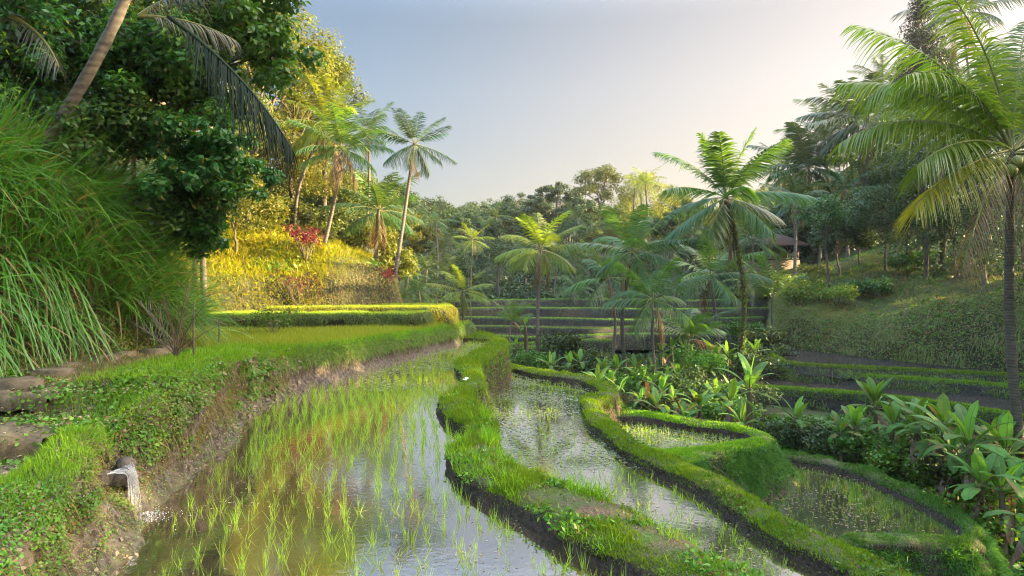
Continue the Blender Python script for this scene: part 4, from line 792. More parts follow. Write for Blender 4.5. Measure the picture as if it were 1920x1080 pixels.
# ================================================================ BROADLEAF TREES
def tree_mesh(base, H, R, rz, nb, nl, leaf, r, lean=(0, 0), cone=False, hollow=.55, blob=.34, trunk_r=None, flat=.7, limbs=8, lw=.5, bare=.35):
    """returns (trunk MB, crown MB)"""
    base = np.asarray(base, float); tm = MB(); cm = MB(); tr = trunk_r or min(H*.014, .13)
    cc = base+[lean[0], lean[1], H-rz]
    u = nrm(r.normal(size=(nb, 3))); rad = r.uniform(hollow, 1, nb)[:, None]; u[:, 2] = np.where(u[:, 2] < -.5, -u[:, 2], u[:, 2])
    if cone:
        q = r.random(nb)**.8; a = r.uniform(0, 6.28, nb); w = (1-q)*r.uniform(.4, 1, nb)+.06
        C = base+np.column_stack([np.cos(a)*w*R+lean[0]*q, np.sin(a)*w*R+lean[1]*q, H*(bare+(1-bare)*q)]); br = R*blob*(.45+.75*(1-q))*r.uniform(.7, 1.2, nb)
    else:
        C = cc+u*rad*np.array([R, R, rz]); br = R*blob*r.uniform(.6, 1.25, nb)
    fork = base+np.array([lean[0]*.5, lean[1]*.5, max((H-rz*1.9)*.9, H*.22)])
    top = C[np.argmax(C[:, 2])]
    tube(tm, spline([base-[0, 0, .5], base+(fork-base)*.5+np.append(r.normal(0, H*.015, 2), 0), fork, fork*.4+top*.6, top], 7), np.linspace(tr*1.25, tr*.15, 29), 8, False)
    for k in r.choice(nb, min(limbs, nb), replace=False):
        s = fork+(top-fork)*r.uniform(0, .55) if not cone else np.array([base[0], base[1], C[k, 2]-.2])
        m = s*.5+C[k]*.5+np.append(r.normal(0, R*.08, 2), R*.12)
        tube(tm, spline([s, m, C[k]], 6), np.linspace(tr*.5, tr*.1, 13), 5, False)
    w = br**2; kk = r.choice(nb, nl, p=w/w.sum()); d = nrm(r.normal(size=(nl, 3))); rr = r.random(nl)[:, None]**.42
    off = d*rr*br[kk][:, None]*np.array([1, 1, flat]); p = C[kk]+off
    p += .25*br[kk][:, None]*fbm(p*1.7/max(R*.3, .3), 2)[:, None]*d
    cards(cm, p, d*.55+[0, 0, .55]+r.normal(size=(nl, 3))*.4, leaf*r.uniform(.65, 1.25, nl), leaf*lw*r.uniform(.8, 1.2, nl), r)
    return tm, cm
def tree(name, label, base, H, R, rz, nb, nl, leaf, mat, seed, cat='tree', group=None, bark='bark', **k):
    root = thing(name, label, cat, base, group); tm, cm = tree_mesh(base, H, R, rz, nb, nl, leaf, np.random.default_rng(seed), **k)
    tm.build('trunk', M[bark], root, True); cm.build('crown', M[mat], root); return root
def tree_px(name, label, top, cpx, d, R, rzf, nb, nl, leaf, mat, seed, sink=0, **k):
    x = (cpx-960)/FPX*d; z = hz(x, d); H = CZ-(top-HOR)/FPX*d-z
    return tree(name, label, np.array([x, d, z]), H, R, min(R*rzf, H*.48), nb, nl, leaf, mat, seed, **k)
# near dark trees, upper left
def canopy(label, px, py, d, R, rz, bx, by, nb, nl, leaf, mat, seed, **k):
    """tree whose crown centre is seen at a pixel; rooted at bx, by on the wall"""
    C = W(px, py, d); b = np.array([bx, by, hz(bx, by)]); H = C[2]+rz-b[2]
    tree('broadleaf_tree', label, b, H, R, rz, nb, nl, leaf, mat, seed, lean=(C[0]-bx, C[1]-by), **{**dict(limbs=16, hollow=.25), **k})
canopy('large dark glossy tree filling the upper corner above the tall reeds', 90, 90, 11.5, 2.1, 2.1, -9.3, 12, 64, 12500, .15, 'dark', 201, blob=.22, trunk_r=.11)
canopy('dark glossy leaved tree whose crown ends against the sky beside the hanging black frond', 440, 80, 12, 1.55, 1.75, -8.6, 14, 62, 8600, .15, 'dark', 202, blob=.2, trunk_r=.08)
canopy('bright green glossy leaved small tree reaching over the tall reeds', 390, 320, 10.9, 1.05, 1.0, -8.4, 13.2, 54, 5600, .14, 'bright', 203, blob=.2, hollow=.1, trunk_r=.05)
canopy('dark tree behind the leaning palm trunk with small dense leaves', 265, 130, 11, 1.5, 1.6, -8.8, 12.8, 50, 8000, .13, 'dark', 204, blob=.22, trunk_r=.08)
canopy('low dark shrubby tree just above the reeds beside the leaning trunk', 215, 260, 10.6, 1.15, .9, -7.9, 11, 24, 7000, .12, 'dark', 205, blob=.4, trunk_r=.05)
canopy('light green fine leaved tree dipping into the upper corner of the view', 20, 10, 8.6, .9, .6, -8.3, 8.6, 18, 2200, .1, 'bright', 206, blob=.4, trunk_r=.05)
canopy('dark leaved tree low behind the reeds with golden gaps', 60, 215, 11.2, 1.3, .9, -9.2, 11, 24, 6000, .13, 'dark', 207, blob=.38, trunk_r=.06)
canopy('dark leafy tree filling the gap between reeds and sunlit slope', 410, 345, 12.0, .8, .7, -8.0, 13.4, 40, 4200, .13, 'dark', 208, blob=.24, trunk_r=.04)
canopy('dark glossy tree hanging down between the leaning trunk and the bright tree', 330, 200, 11.6, 1.2, 1.0, -8.8, 13, 50, 5200, .14, 'dark', 209, blob=.21, trunk_r=.05)
canopy('bushy green tree spilling over the end of the reeds beside the sunlit slope', 372, 440, 11.9, .7, .65, -7.3, 12.6, 30, 5200, .12, 'bright', 210, blob=.36, trunk_r=.035)
canopy('dark bushy tree low between the reeds and the bright green tree', 330, 400, 11.6, .9, .8, -7.2, 12.2, 30, 5200, .12, 'dark', 211, blob=.36, trunk_r=.035)
# sunlit trees of the left slope
LT = [(30, 545, 31, 2.8, 1.5, 'warm', 'tall golden tree with upright foliage against the sky behind the dark near tree'), (108, 606, 34, 2.4, .8, 'olive', 'olive tree with clumped rounded crown standing out against the sky'), (205, 560, 34, 2.6, 1., 'warm', 'golden tree behind the crown of the leaning slope palm'), (250, 500, 30, 2.8, 1.2, 'warm', 'wide golden tree behind the end of the hanging black frond'), (-40, 470, 27, 3.4, 1.3, 'warm', 'big golden tree showing through gaps of the dark glossy tree'), (-90, 330, 24, 3.6, 1.3, 'olive', 'big olive tree deep behind the dark near trees'), (-120, 180, 22, 3.8, 1.3, 'olive', 'big olive tree behind the leaning palm trunk'), (-60, 30, 20, 3.6, 1.2, 'olive', 'big olive tree at the far upper corner behind dark leaves'), (300, 440, 23, 1.9, 1.0, 'warm', 'golden tree above the sunlit grass slope beside the dark tree'), (310, 600, 40, 2.8, 1., 'olive', 'olive tree between trunks of the leaning slope palms'), (330, 655, 42, 2.6, 1., 'olive', 'olive tree behind the thin straight slope palm'), (370, 520, 29, 1.8, .9, 'olive', 'low olive tree at the upper rim of the sunlit slope'), (395, 640, 34, 2.0, .9, 'olive', 'rounded low tree behind the foot of the leaning palms'), (385, 750, 46, 2.6, .9, 'warm', 'golden rounded tree behind the lone star crowned palm'), (400, 790, 56, 2.8, .9, 'olive', 'dim olive tree at the end of the left forest skyline'), (420, 690, 33, 1.5, .8, 'warm', 'golden bushy tree under the stocky slope palm'), (455, 735, 30, 1.2, .8, 'warm', 'small golden tree with feathery leaves beside the red shrub at the slope end'), (435, 580, 31, 1.4, .8, 'olive', 'bushy olive tree at the top of the slope behind the leaning trunk'), (250, 380, 19, 1.7, .9, 'warm', 'golden sunlit tree above the thatched hut roof'), (160, 660, 46, 2.6, .8, 'olive', 'distant olive crown between the leaning palms and the open sky')]
LT = LT[:-1]
for q, (top, cpx, d, R, rzf, mat, lab) in enumerate(LT):
    tree_px('broadleaf_tree', lab, top, cpx, d, R, rzf, 34, int(7500*(R/2.4)**1.3), .16*(d/28)**.6, mat, 230+q, blob=.3, limbs=10)
# trees of the right slope
RT = [(0, 1728, 48, 3.9, 1.6, 'pine', 'tall dark conical tree on the right slope skyline', dict(cone=True, bare=.12, blob=.42)), (95, 1775, 62, 3., 1.4, 'pine', 'smaller dark conical tree tucked behind the tall conical tree', dict(cone=True, bare=.2, blob=.36)), (205, 1765, 33, 2.9, .42, 'far', 'flat topped dark tree with layered crown on the right slope', dict(flat=.35, blob=.34)), (262, 1735, 31, 2.4, .6, 'far', 'dark rounded tree with bare forked trunk below the flat topped tree', {}), (345, 1660, 34, 2.2, .8, 'far', 'dark bushy tree behind the long drooping fronds of the near palm', {}), (225, 1850, 28, 3.2, .9, 'far', 'dark dense tree behind the nuts of the near palm', {}), (375, 1790, 30, 2.0, .8, 'far', 'low dark tree at the upper edge of the grass slope', {}), (380, 1700, 33, 1.9, .8, 'far', 'dark rounded bush tree above the leafy patch of the grass slope', {}), (372, 1555, 33, 1.25, .8, 'bright', 'small light green tree leaning over the hill shoulder beside the pavilion', dict(blob=.4, lean=(-.5, -.3))), (395, 1610, 38, 1.7, .8, 'far', 'mid green tree behind the small light tree of the hill shoulder', {}), (340, 1640, 55, 2.8, .9, 'olive', 'hazy olive tree behind the large pale skyline palm', {}), (392, 1540, 56, 2.2, .8, 'olive', 'hazy olive tree beneath the skyline palms', {}), (300, 1890, 50, 4., 1., 'far', 'broad dark tree high on the slope behind the near palm crown', {}), (120, 1850, 60, 4.6, 1., 'far', 'tall dark tree behind the upright fronds of the near palm', {}), (400, 1500, 58, 2.2, .7, 'olive', 'hazy low tree behind the pavilion roof ridge', {}), (410, 1920, 24, 1.9, .8, 'far', 'dark bush tree beside the trunk of the near palm', {})]
for q, (top, cpx, d, R, rzf, mat, lab, kw) in enumerate(RT):
    kk = dict(blob=.32, limbs=10); kk.update(kw)
    tree_px('conical_tree' if kw.get('cone') else 'broadleaf_tree', lab, top, cpx, d, R, rzf, 60 if kw.get('cone') else 34, int((17000 if kw.get('cone') else 5600)*(R/2.4)**1.2), .14*(d/30)**.7, mat, 260+q, **kk)
for q, (top, cpx, d, R, rzf, mat, lab) in enumerate([(300, 1700, 46, 3.0, 1., 'far', 'dark tall tree filling the slope under the conical tree'), (372, 1580, 48, 2.4, 1., 'far', 'dark tree standing between the trunks of the skyline palms'), (395, 1480, 50, 2.2, .9, 'far', 'dark green tree left of the skyline palms above the pavilion'), (352, 1650, 52, 2.6, 1.1, 'far', 'tall dark tree just left of the near palm fronds'), (400, 1570, 36, 1.7, .8, 'far', 'dark low tree above the hill shoulder'), (395, 1450, 58, 2.6, .8, 'far', 'dark tree standing directly behind the pavilion'), (180, 1690, 60, 3.2, 1.2, 'pine', 'dark narrow tree at the left flank of the conical tree')]):
    tree_px('broadleaf_tree', lab, top, cpx, d, R, rzf, 34, int(6500*(R/2.4)**1.2), .17*(d/30)**.7, mat, 290+q, blob=.32, limbs=8)
for q, (cc, bp, d, l, lab) in enumerate([((1545, 262), 1552, 50, 66, 'feathery skyline palm between the two upright fronds and the ragged palm'), ((1690, 190), 1696, 54, 64, 'dark palm with drooping crown at the foot of the conical tree'), ((1480, 320), 1484, 52, 60, 'leftmost skyline palm with thin trunk above the pavilion'), ((1612, 300), 1616, 47, 62, 'mid height palm in front of the skyline palms'), ((1540, 400), 1536, 45, 50, 'short palm below the skyline palms near the hill shoulder'), ((1750, 300), 1752, 40, 70, 'palm in shade between the flat topped tree and the near palm fronds')]):
    palm_px('coconut_palm', lab, cc, bp, d, l, nf=20, n=24, segs=1, seed=71+q, ndead=2, lwf=1.7, split=False, tr=.12, mats=('palmfar', 'palmdead'))
# unseen trees added beyond the right edge, placed and sized to shade the valley
for q, (x, y, H, R) in enumerate([(24.5, 14.5, 18.5, 4.4), (22, 9, 18.5, 4.6), (23, 12, 18.5, 4.6), (25, 6, 18, 4.6), (26, 1, 16, 4.5), (20, -3, 14, 4.2), (28, 10, 18, 4.6), (24, -6, 14, 4.2), (18, -10, 13, 4), (25.5, 16.8, 12.5, 2.6), (24, 18.2, 9, 2.8), (21.6, 17, 7, 2.6), (27, 19, 9, 2.8), (22, 6, 10, 3.4), (21, 12, 10, 3.4), (29, 25, 8.6, 3.2), (31, 29, 9, 3.4), (33, 33, 7.5, 3.2), (36, 29, 8, 3.4), (34, 38.5, 9, 3.4), (38, 42, 9.5, 3.6), (40, 46, 10, 3.8), (43, 50, 10, 3.8)]):
    tree('broadleaf_tree', 'broad unseen tree added beyond the near palm to shade the valley', (x, y, hz(x, y)), H, R, H*.42, 46, 9000, .28, 'far', 300+q, group='added shade trees beyond the near palm', blob=.36)

# ---------------------------------------------------------------- far forest
def bl_clear(x, y, used, dmin): return all((x-a)**2+(y-b)**2 > dmin*dmin for a, b in used)
protos = []
for k in range(6):
    r = np.random.default_rng(400+k); H = [6.5, 8, 7, 9, 5.5, 7.5][k]; R = [2.6, 2.8, 3.2, 2.3, 2.6, 2.9][k]; rz = min(R*[.8, 1, .7, 1.4, .7, .9][k], H*.47)
    protos.append(tree_mesh((0, 0, 0), H, R, rz, 30, 3000, .3, r, blob=.32, limbs=6))
pm = []
for k, (tm, cm) in enumerate(protos):
    a = tm.mesh('trunk', smooth=True); a.materials.append(M['bark']); b = cm.mesh('crown'); b.materials.append(M['far']); c = cm.mesh('crown'); c.materials.append(M['warm']); e = cm.mesh('crown'); e.materials.append(M['olive']); pm.append((a, b, c, e))
FARLAB = {'far': 'hazy green broadleaf tree among the far forest beyond the terraces', 'warm': 'golden sunlit broadleaf tree on the far hillside below the skyline', 'olive': 'hazy olive broadleaf tree on the far hillside'}
used = []
def far_tree(x, y, s, k, mk):
    root = thing('broadleaf_tree', FARLAB[mk], 'tree', (x, y, hz(x, y)), {'far': 'trees of the far forest', 'warm': 'golden trees of the far hillside', 'olive': 'olive trees of the far hillside'}[mk])
    root.rotation_euler = (0, 0, float(rng.uniform(0, 6.28))); root.scale = (s, s, s*float(rng.uniform(.85, 1.15)))
    for nm, me in (('trunk', pm[k][0]), ('crown', pm[k][{'far': 1, 'warm': 2, 'olive': 3}[mk]])):
        o = bpy.data.objects.new(nm, me); COL.objects.link(o); o.parent = root
r = np.random.default_rng(77); cnt = 0
for it in range(6000):
    y = 50+80*r.random()**1.3; x = r.uniform(-.32, .62)*y
    px = 960+FPX*x/y
    if inpoly(np.array([x]), np.array([y]), LPOLY)[0] and y < 60: continue
    if not bl_clear(x, y, used, 2.6+.022*y): continue
    used.append((x, y)); cnt += 1
    s = r.uniform(.7, 1.1)*np.interp(y, [50, 70, 100, 130], [.6, .85, 1.1, 1.2]); mk = 'far'
    if 1090 < px < 1330 and y > 58: mk = 'warm' if r.random() < .5 else 'olive'
    elif px > 1330: mk = 'olive'
    far_tree(x, y, s, int(r.integers(6)), mk)
    if cnt > 190: break
# emergents of the far skyline
for (cpx, top, d, R, mat, lab, kw) in [(1040, 342, 72, 3.0, 'far', 'tall open crowned tree with layered branches breaking the far skyline', dict(flat=.4, blob=.25)), (1122, 308, 76, 3.3, 'olive', 'tallest dense tree of the far skyline with sunlit flank', {}), (1085, 372, 70, 2.4, 'far', 'narrow tree between the two tallest trees of the far skyline', {}), (1205, 330, 80, 4.2, 'warm', 'broad golden lit tree on the far skyline behind the palms', {}), (1262, 378, 84, 4.0, 'warm', 'broad golden tree fading into the sun haze behind the valley palms', {}), (1165, 385, 66, 2.6, 'olive', 'round olive tree in the sun rays below the tallest skyline trees', {}), (880, 398, 74, 3.0, 'far', 'rounded hazy tree at the left end of the far skyline', {}), (975, 388, 78, 2.8, 'far', 'dark open tree on the far skyline behind the young bright palm', {}), (1320, 418, 70, 3.4, 'olive', 'hazy tree in the bright gap under the ivy covered palm crown', {}), (1390, 415, 76, 3.4, 'warm', 'golden hazy tree in the bright gap beside the pavilion', {})]:
    tree_px('broadleaf_tree', lab, top, cpx, d, R, .95, 40, 5200, .28, mat, int(cpx), **{**dict(blob=.27, limbs=12), **kw})
# far palms
FP = []
for k in range(3):
    r = np.random.default_rng(500+k); cr = (MB(), MB()); nf = 18
    for j in range(nf):
        f = j/(nf-1); frond_into(cr, (0, 0, 6), j*2.4+r.normal(0, .2), math.radians(78-115*f+r.normal(0, 6)), r.uniform(.7, 1.3), 2.3*r.uniform(.85, 1.1), 18, .62, .075, 1, .4, .2*(1-f), r, r.normal(0, .15), .12, .02)
    tb = MB(); tube(tb, spline([(-.5, .2, -.6), (-.3, 0, 3), (0, 0, 6)], 8), np.linspace(.13, .08, 17), 6); a = tb.mesh('trunk', smooth=True); a.materials.append(M['trunk'])
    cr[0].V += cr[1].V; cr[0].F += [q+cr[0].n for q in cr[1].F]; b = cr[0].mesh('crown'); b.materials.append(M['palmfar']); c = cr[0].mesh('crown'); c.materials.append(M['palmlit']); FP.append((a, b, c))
def far_palm(cpx, cy, d, s, k, lit=False, label=None, group='palms of the far forest'):
    x = (cpx-960)/FPX*d; z = hz(x, d); top = CZ-(cy-HOR)/FPX*d; root = thing('coconut_palm', label or 'hazy small palm among the far forest trees', 'palm tree', (x, d, z), group)
    zs = max((top-z)/6, .25); root.rotation_euler = (0, 0, float(rng.uniform(0, 6.28)))
    for nm, me in (('trunk', FP[k][0]), ('crown', FP[k][2 if lit else 1])):
        o = bpy.data.objects.new(nm, me); COL.objects.link(o); o.parent = root
        if nm == 'trunk': o.scale = (s, s, zs)
        else: o.scale = (s, s, s); o.location = (0, 0, 6*zs-6*s)
for q, (cpx, cy, d, s, lit) in enumerate([(930, 408, 66, .95, 0), (912, 430, 58, .8, 0), (945, 440, 60, .8, 0), (1082, 408, 62, .95, 0), (1110, 440, 60, .8, 0), (1210, 345, 74, 1.2, 1), (1190, 355, 76, 1.1, 1), (1150, 425, 60, .9, 0), (840, 450, 54, .8, 0), (870, 475, 52, .8, 0), (825, 470, 50, .8, 0), (990, 470, 54, .8, 0), (1075, 490, 52, .8, 0), (1045, 500, 50, .8, 0), (935, 500, 50, .8, 0), (1300, 440, 58, 1., 0), (1255, 470, 50, .9, 0), (1390, 470, 52, .9, 0), (1345, 445, 60, 1., 1), (1440, 430, 62, 1., 0), (1265, 540, 46, .8, 0), (1400, 530, 40, .8, 0), (1080, 540, 47, .8, 0), (1385, 400, 70, 1.1, 1), (1420, 380, 72, 1.0, 0)]):
    far_palm(cpx, cy, d, s, q % 3, bool(lit), 'golden lit palm on the far skyline in the sun haze' if lit else None, 'golden palms of the far skyline' if lit else 'palms of the far forest')
for q, (cpx, cy, d, s) in enumerate([(765, 520, 36, .8), (800, 505, 40, .85), (835, 515, 43, .85), (785, 545, 34, .7), (820, 560, 36, .7), (755, 560, 33, .6)]):
    far_palm(cpx, cy, d, s, q % 3, label='blue green palm in shade at the foot of the sunlit slope end', group='shaded palms below the slope end')

# ================================================================ BANANAS
def banana_leaf(mb, mr, o, az, e0, bend, L, w, r, fold=.25, torn=.35):
    K = 26; t = np.linspace(0, 1, K); e = e0-bend*t**1.4; st = np.column_stack([np.cos(e)*np.cos(az), np.cos(e)*np.sin(az), np.sin(e)])*(L/(K-1))
    P = np.asarray(o)+np.vstack([[0, 0, 0], np.cumsum(st, 0)[:-1]]); T = nrm(np.gradient(P, axis=0)); sd = np.array([-math.sin(az), math.cos(az), 0.])
    up = np.cross(T, sd); up *= np.sign(up[:, 2:3]+1e-6)
    tube(mr, P, np.linspace(L*.014, L*.004, K), 5, False)
    prof = w*.5*np.interp(t, [0, .16, .24, .5, .85, 1], [.0, .0, .62, 1, .72, .05])
    lift = fold
    for s in (-1, 1):
        k0 = 4; grp = 0; tear = 0.
        i = k0
        while i < K-1:
            g = int(r.integers(1, 5)) if r.random() < torn else int(r.integers(4, 10)); j = min(i+g, K-1)
            drop = r.uniform(0, .45)*torn
            idx = np.arange(i, j+1); a = P[idx]; wv = prof[idx][:, None]
            m = a+sd*s*wv*.55+up[idx]*wv*lift*.55-[0, 0, 1]*wv*drop*.3; b = a+sd*s*wv*1.0+up[idx]*wv*lift*.7-np.array([0, 0, 1])*wv*(drop+.12)+T[idx]*wv*.25
            loft(mb, np.stack([a, m, b], 1)); i = j
BP = {}
def banana(label, base, H, nl, L, seed, mats=('banana', 'bananadead'), dead=4, group=None, bright=1, lean=(0, 0)):
    r = np.random.default_rng(seed+900); base = np.asarray(base, float); root = thing('banana_plant', label, 'banana plant', base, group)
    top = base+[lean[0], lean[1], H]; mb = MB(); tube(mb, spline([base-[0, 0, .25], base*.5+top*.5+np.append(r.normal(0, .03, 2), 0), top], 7), np.linspace(H*.075, H*.035, 15), 9); mb.build('stem', M['stem'], root, True)
    a0 = r.uniform(0, 6.28)
    for k in range(nl):
        f = k/max(nl-1, 1); az = a0+k*2.4+r.normal(0, .2); e0 = math.radians(84-62*f+r.normal(0, 9)); m, mr = MB(), MB()
        banana_leaf(m, mr, top+[0, 0, -.1*f], az, e0, max(.15, .5+1.5*f+r.normal(0, .3)), L*(.85+.2*math.sin(3*f))*r.uniform(.85, 1.1), L*.26*r.uniform(.8, 1.15), r, torn=.2+.6*f)
        o = m.build('leaf', M['bananapale' if k < bright else mats[0]], root, True); mr.build('midrib', M['rachis'], root).parent = o
    if dead:
        m = MB()
        for k in range(dead): banana_leaf(m, m, top-[0, 0, .12+.06*k], a0+k*1.9, math.radians(-35+r.normal(0, 8)), .9, L*.75, L*.16, r, .0, .9)
        m.build('withered_leaf', M[mats[1]], root)
    return root
def gpt(px, py, z): return G(px, py, z)
BN = [ # px, crown py, depth, leaf length m, label
 (1402, 735, 17.5, 1.25, 'banana plant with two tall bright leaves standing in front of the ivy covered trunk'), (1372, 760, 17, 1.0, 'banana plant with one pale upright leaf at the foot of the tall palm'), (1395, 790, 16.3, .9, 'low banana plant with spreading leaves in front of the tallest pair'), (1310, 755, 18.5, .9, 'banana plant with pale rolled leaf left of the tall palm foot'), (1285, 775, 18, .8, 'small banana plant under the young low palm'),
 (1497, 778, 18.2, .95, 'wispy banana plant with drooping narrow leaves standing apart on the bank'), (1640, 765, 17.4, 1.15, 'banana plant with high fan of leaves before the dark terrace wall'), (1605, 800, 16.8, .95, 'banana plant with yellowish leaves at the start of the bank row'), (1575, 815, 16.6, .8, 'small banana plant with torn leaves beside the feathery palm seedling'), (1668, 800, 16.2, 1.0, 'banana plant with broad pale leaf in the middle of the bank row'), (1712, 790, 15.6, 1.15, 'banana plant with wide horizontal leaves above brown withered skirts'), (1745, 815, 15, 1.05, 'banana plant with dense withered skirts in the bank row'), (1775, 800, 14.6, 1.1, 'banana plant with long leaf rising left of the glowing upright leaf'), (1815, 835, 13.2, 1.35, 'banana plant with one broad glowing upright leaf at the row end'), (1790, 850, 13.8, 1.0, 'banana plant in shade under the glowing upright leaf'), (1860, 840, 13.6, 1.1, 'banana plant with tangled leaves under the near palm trunk'), (1895, 850, 13, 1.2, 'banana plant with split leaves at the foot of the near palm'), (1835, 905, 12.2, 1.0, 'banana plant with brown hanging skirts near the paddy corner'), (1880, 905, 11.9, 1.05, 'dark banana plant behind the lone broad leaves by the frame edge'), (1935, 985, 9.6, .85, 'near banana plant reaching broad flat leaves in from the frame edge'), (1690, 845, 15.8, .8, 'short banana plant at the foot of the bank row'), (1630, 850, 16.3, .75, 'short banana plant near the far corner of the lowest paddy')]
for q, (px, py, d, L, lab) in enumerate(BN):
    c = W(px, py, d); gz = max(hz(c[0], c[1]), -2.75); gz = hz(c[0], c[1]); H = max(c[2]-gz, .5)
    banana(lab, (c[0], c[1], gz), H*rng.uniform(.85, 1.1), 9 if q not in (6, 10, 13) else 11, L*.9, q, dead=5 if q > 8 else 2, bright=2 if q in (0, 1, 3, 7, 13) else 1, lean=(rng.normal(0, .08), rng.normal(0, .05)))
VB = [(968, 650, 27, .55, 'small banana plant with one yellow leaf beside the far end of the middle paddy'), (985, 612, 30, .6, 'banana plant with upright fan beside the foot of the young bright palm')]
for q, (px, py, d, L, lab) in enumerate(VB):
    c = W(px, py, d); gz = hz(c[0], c[1]); banana(lab, (c[0], c[1], gz), max(c[2]-gz, .4), 6, L, 40+q, dead=0, bright=1)
# the small bananas and saplings in the valley below the terraces
pb = None; r = np.random.default_rng(5)
spots = [(1040+26*k+r.normal(0, 8), 655+r.normal(0, 9), 24.5+r.normal(0, .8)) for k in range(12)]+[(1130+24*k+r.normal(0, 8), 700+r.normal(0, 10), 21.5+r.normal(0, .7)) for k in range(10)]+[(1240+22*k+r.normal(0, 6), 640+r.normal(0, 14), 28+r.normal(0, 1)) for k in range(9)]+[(1400+9*k, 615+r.normal(0, 10), 29+r.normal(0, .8)) for k in range(3)]+[(1230, 745, 19), (1262, 720, 20), (1340, 720, 20.5), (1205, 690, 22.5)]
for q, (px, py, d) in enumerate(spots):
    c = W(px, py, d); gz = hz(c[0], c[1]); lab = 'young banana plant in the shaded thicket between the paddies and the terraces'
    if q < 4 or pb is None:
        b = banana(lab, (c[0], c[1], gz), .95, 7, .8, 60+q, dead=2, group='young bananas of the valley thicket', bright=1); pb = (pb or [])+[b]; b.scale = (1, 1, 1)
        s = max((c[2]-gz)/.95, .5); s = min(s, .95); b.scale = (s, s, s)
    else:
        s = min(max((c[2]-gz)/.95, .45), .95)*r.uniform(.75, 1.1)
        root = pb[q % 4]; t = root.copy(); COL.objects.link(t); t.location = (c[0], c[1], gz); t.rotation_euler = (0, 0, r.uniform(0, 6.28)); t.scale = (s, s, s)
        for ch in root.children:
            cc = ch.copy(); COL.objects.link(cc); cc.parent = t
            for g in ch.children: g2 = g.copy(); COL.objects.link(g2); g2.parent = cc

# ================================================================ SHRUBS AND SMALL THINGS
def shrub(name, label, base, H, R, n, leaf, mat, seed, stems=6, lw=.5, cat='shrub', group=None):
    r = np.random.default_rng(seed); base = np.asarray(base, float); root = thing(name, label, cat, base, group); sm, cm = MB(), MB(); tips = []
    for k in range(stems):
        a = r.uniform(0, 6.28); tip = base+np.array([math.cos(a)*R*r.uniform(.3, .9), math.sin(a)*R*r.uniform(.3, .9), H*r.uniform(.55, .9)]); tips.append(tip)
        tube(sm, spline([base-[0, 0, .1], base*.5+tip*.5+r.normal(0, R*.08, 3), tip], 5), np.linspace(H*.018, H*.006, 11), 5, False)
    tips = np.array(tips); k = r.integers(stems, size=n); p = tips[k]+nrm(r.normal(size=(n, 3)))*(r.random((n, 1))**.5)*R*.5*np.array([1, 1, .8]); 
    cards(cm, p, r.normal(size=(n, 3))*.5+[0, 0, .7], leaf*r.uniform(.6, 1.2, n), leaf*lw*r.uniform(.8, 1.2, n), r)
    sm.build('stem', M['bark'], root, True); cm.build('foliage', M[mat], root); return root
def on(px, d): x = (px-960)/FPX*d; return np.array([x, d, hz(x, d)])
shrub('cordyline_shrub', 'crimson leaved cordyline shrub on the sunlit slope above the grass terraces', on(573, 23.6), 1.4, .7, 420, .2, 'red', 1, 11, .25)
shrub('cordyline_shrub', 'small red leaved shrub at the foot of the lone star crowned palm', on(725, 24.4), .7, .5, 220, .14, 'red', 2, 7, .35)
shrub('shrub', 'bare twiggy shrub with few rusty leaves below the crimson cordyline', np.array([-7.4, 22.3, 1.2]), 1.2, .7, 150, .13, 'red', 3, 14, .3)
shrub('shrub', 'dense dark leafy shrub around the foot of the young bright palm', on(1040, 27), 1.7, 1.1, 1500, .16, 'far', 4, 10)
shrub('shrub', 'bushy dark shrub behind the far corner of the middle paddy', on(995, 26), 1.2, .9, 1100, .15, 'mound', 5, 9)
shrub('shrub', 'feathery grey green shrub below the ivy covered palm trunk', on(1330, 21), 1.2, .8, 1100, .12, 'far', 6, 10)
shrub('shrub', 'leafy shrub with pale tips between the low bananas and the tall palm', on(1425, 21.5), 1.0, .7, 900, .11, 'far', 7, 9)
shrub('shrub', 'dark thicket shrub beside the wall of the second bund', on(1190, 18.6), 1.0, .6, 800, .12, 'mound', 8, 9)
for q, (px, d) in enumerate([(1605, 32), (1640, 31.5), (1685, 32.5), (1720, 33)]):
    shrub('shrub', ['bright green rounded shrub at the lower end of the leafy slope row', 'bright green low shrub second from the lower end of the leafy slope row', 'fullest bright green shrub in the leafy row on the right slope', 'bright green shrub at the upper end of the leafy row on the right slope'][q], on(px, d), .95, .75, 800, .16, 'bright', 20+q, 8, .6)
for q, (px, d) in enumerate([(1540, 33), (1500, 33), (1570, 31), (1480, 36), (1525, 38)]):
    shrub('shrub', ['pale grassy shrub on the hill shoulder under the small light tree', 'pale grassy shrub at the hill end beside the narrow upright palm', 'low rounded shrub below the small light tree of the hill shoulder', 'shrub at the hill end in front of the pavilion', 'shrub on the shoulder behind the small light tree'][q], on(px, d), 1.0, .9, 900, .17, 'hedge', 30+q, 8, .4)
shrub('shrub', 'glossy dark shrub hanging over the outer end of the upper field hedge', np.array([-6.3, 17, .78]), .6, .6, 500, .1, 'ivy', 41, 7)
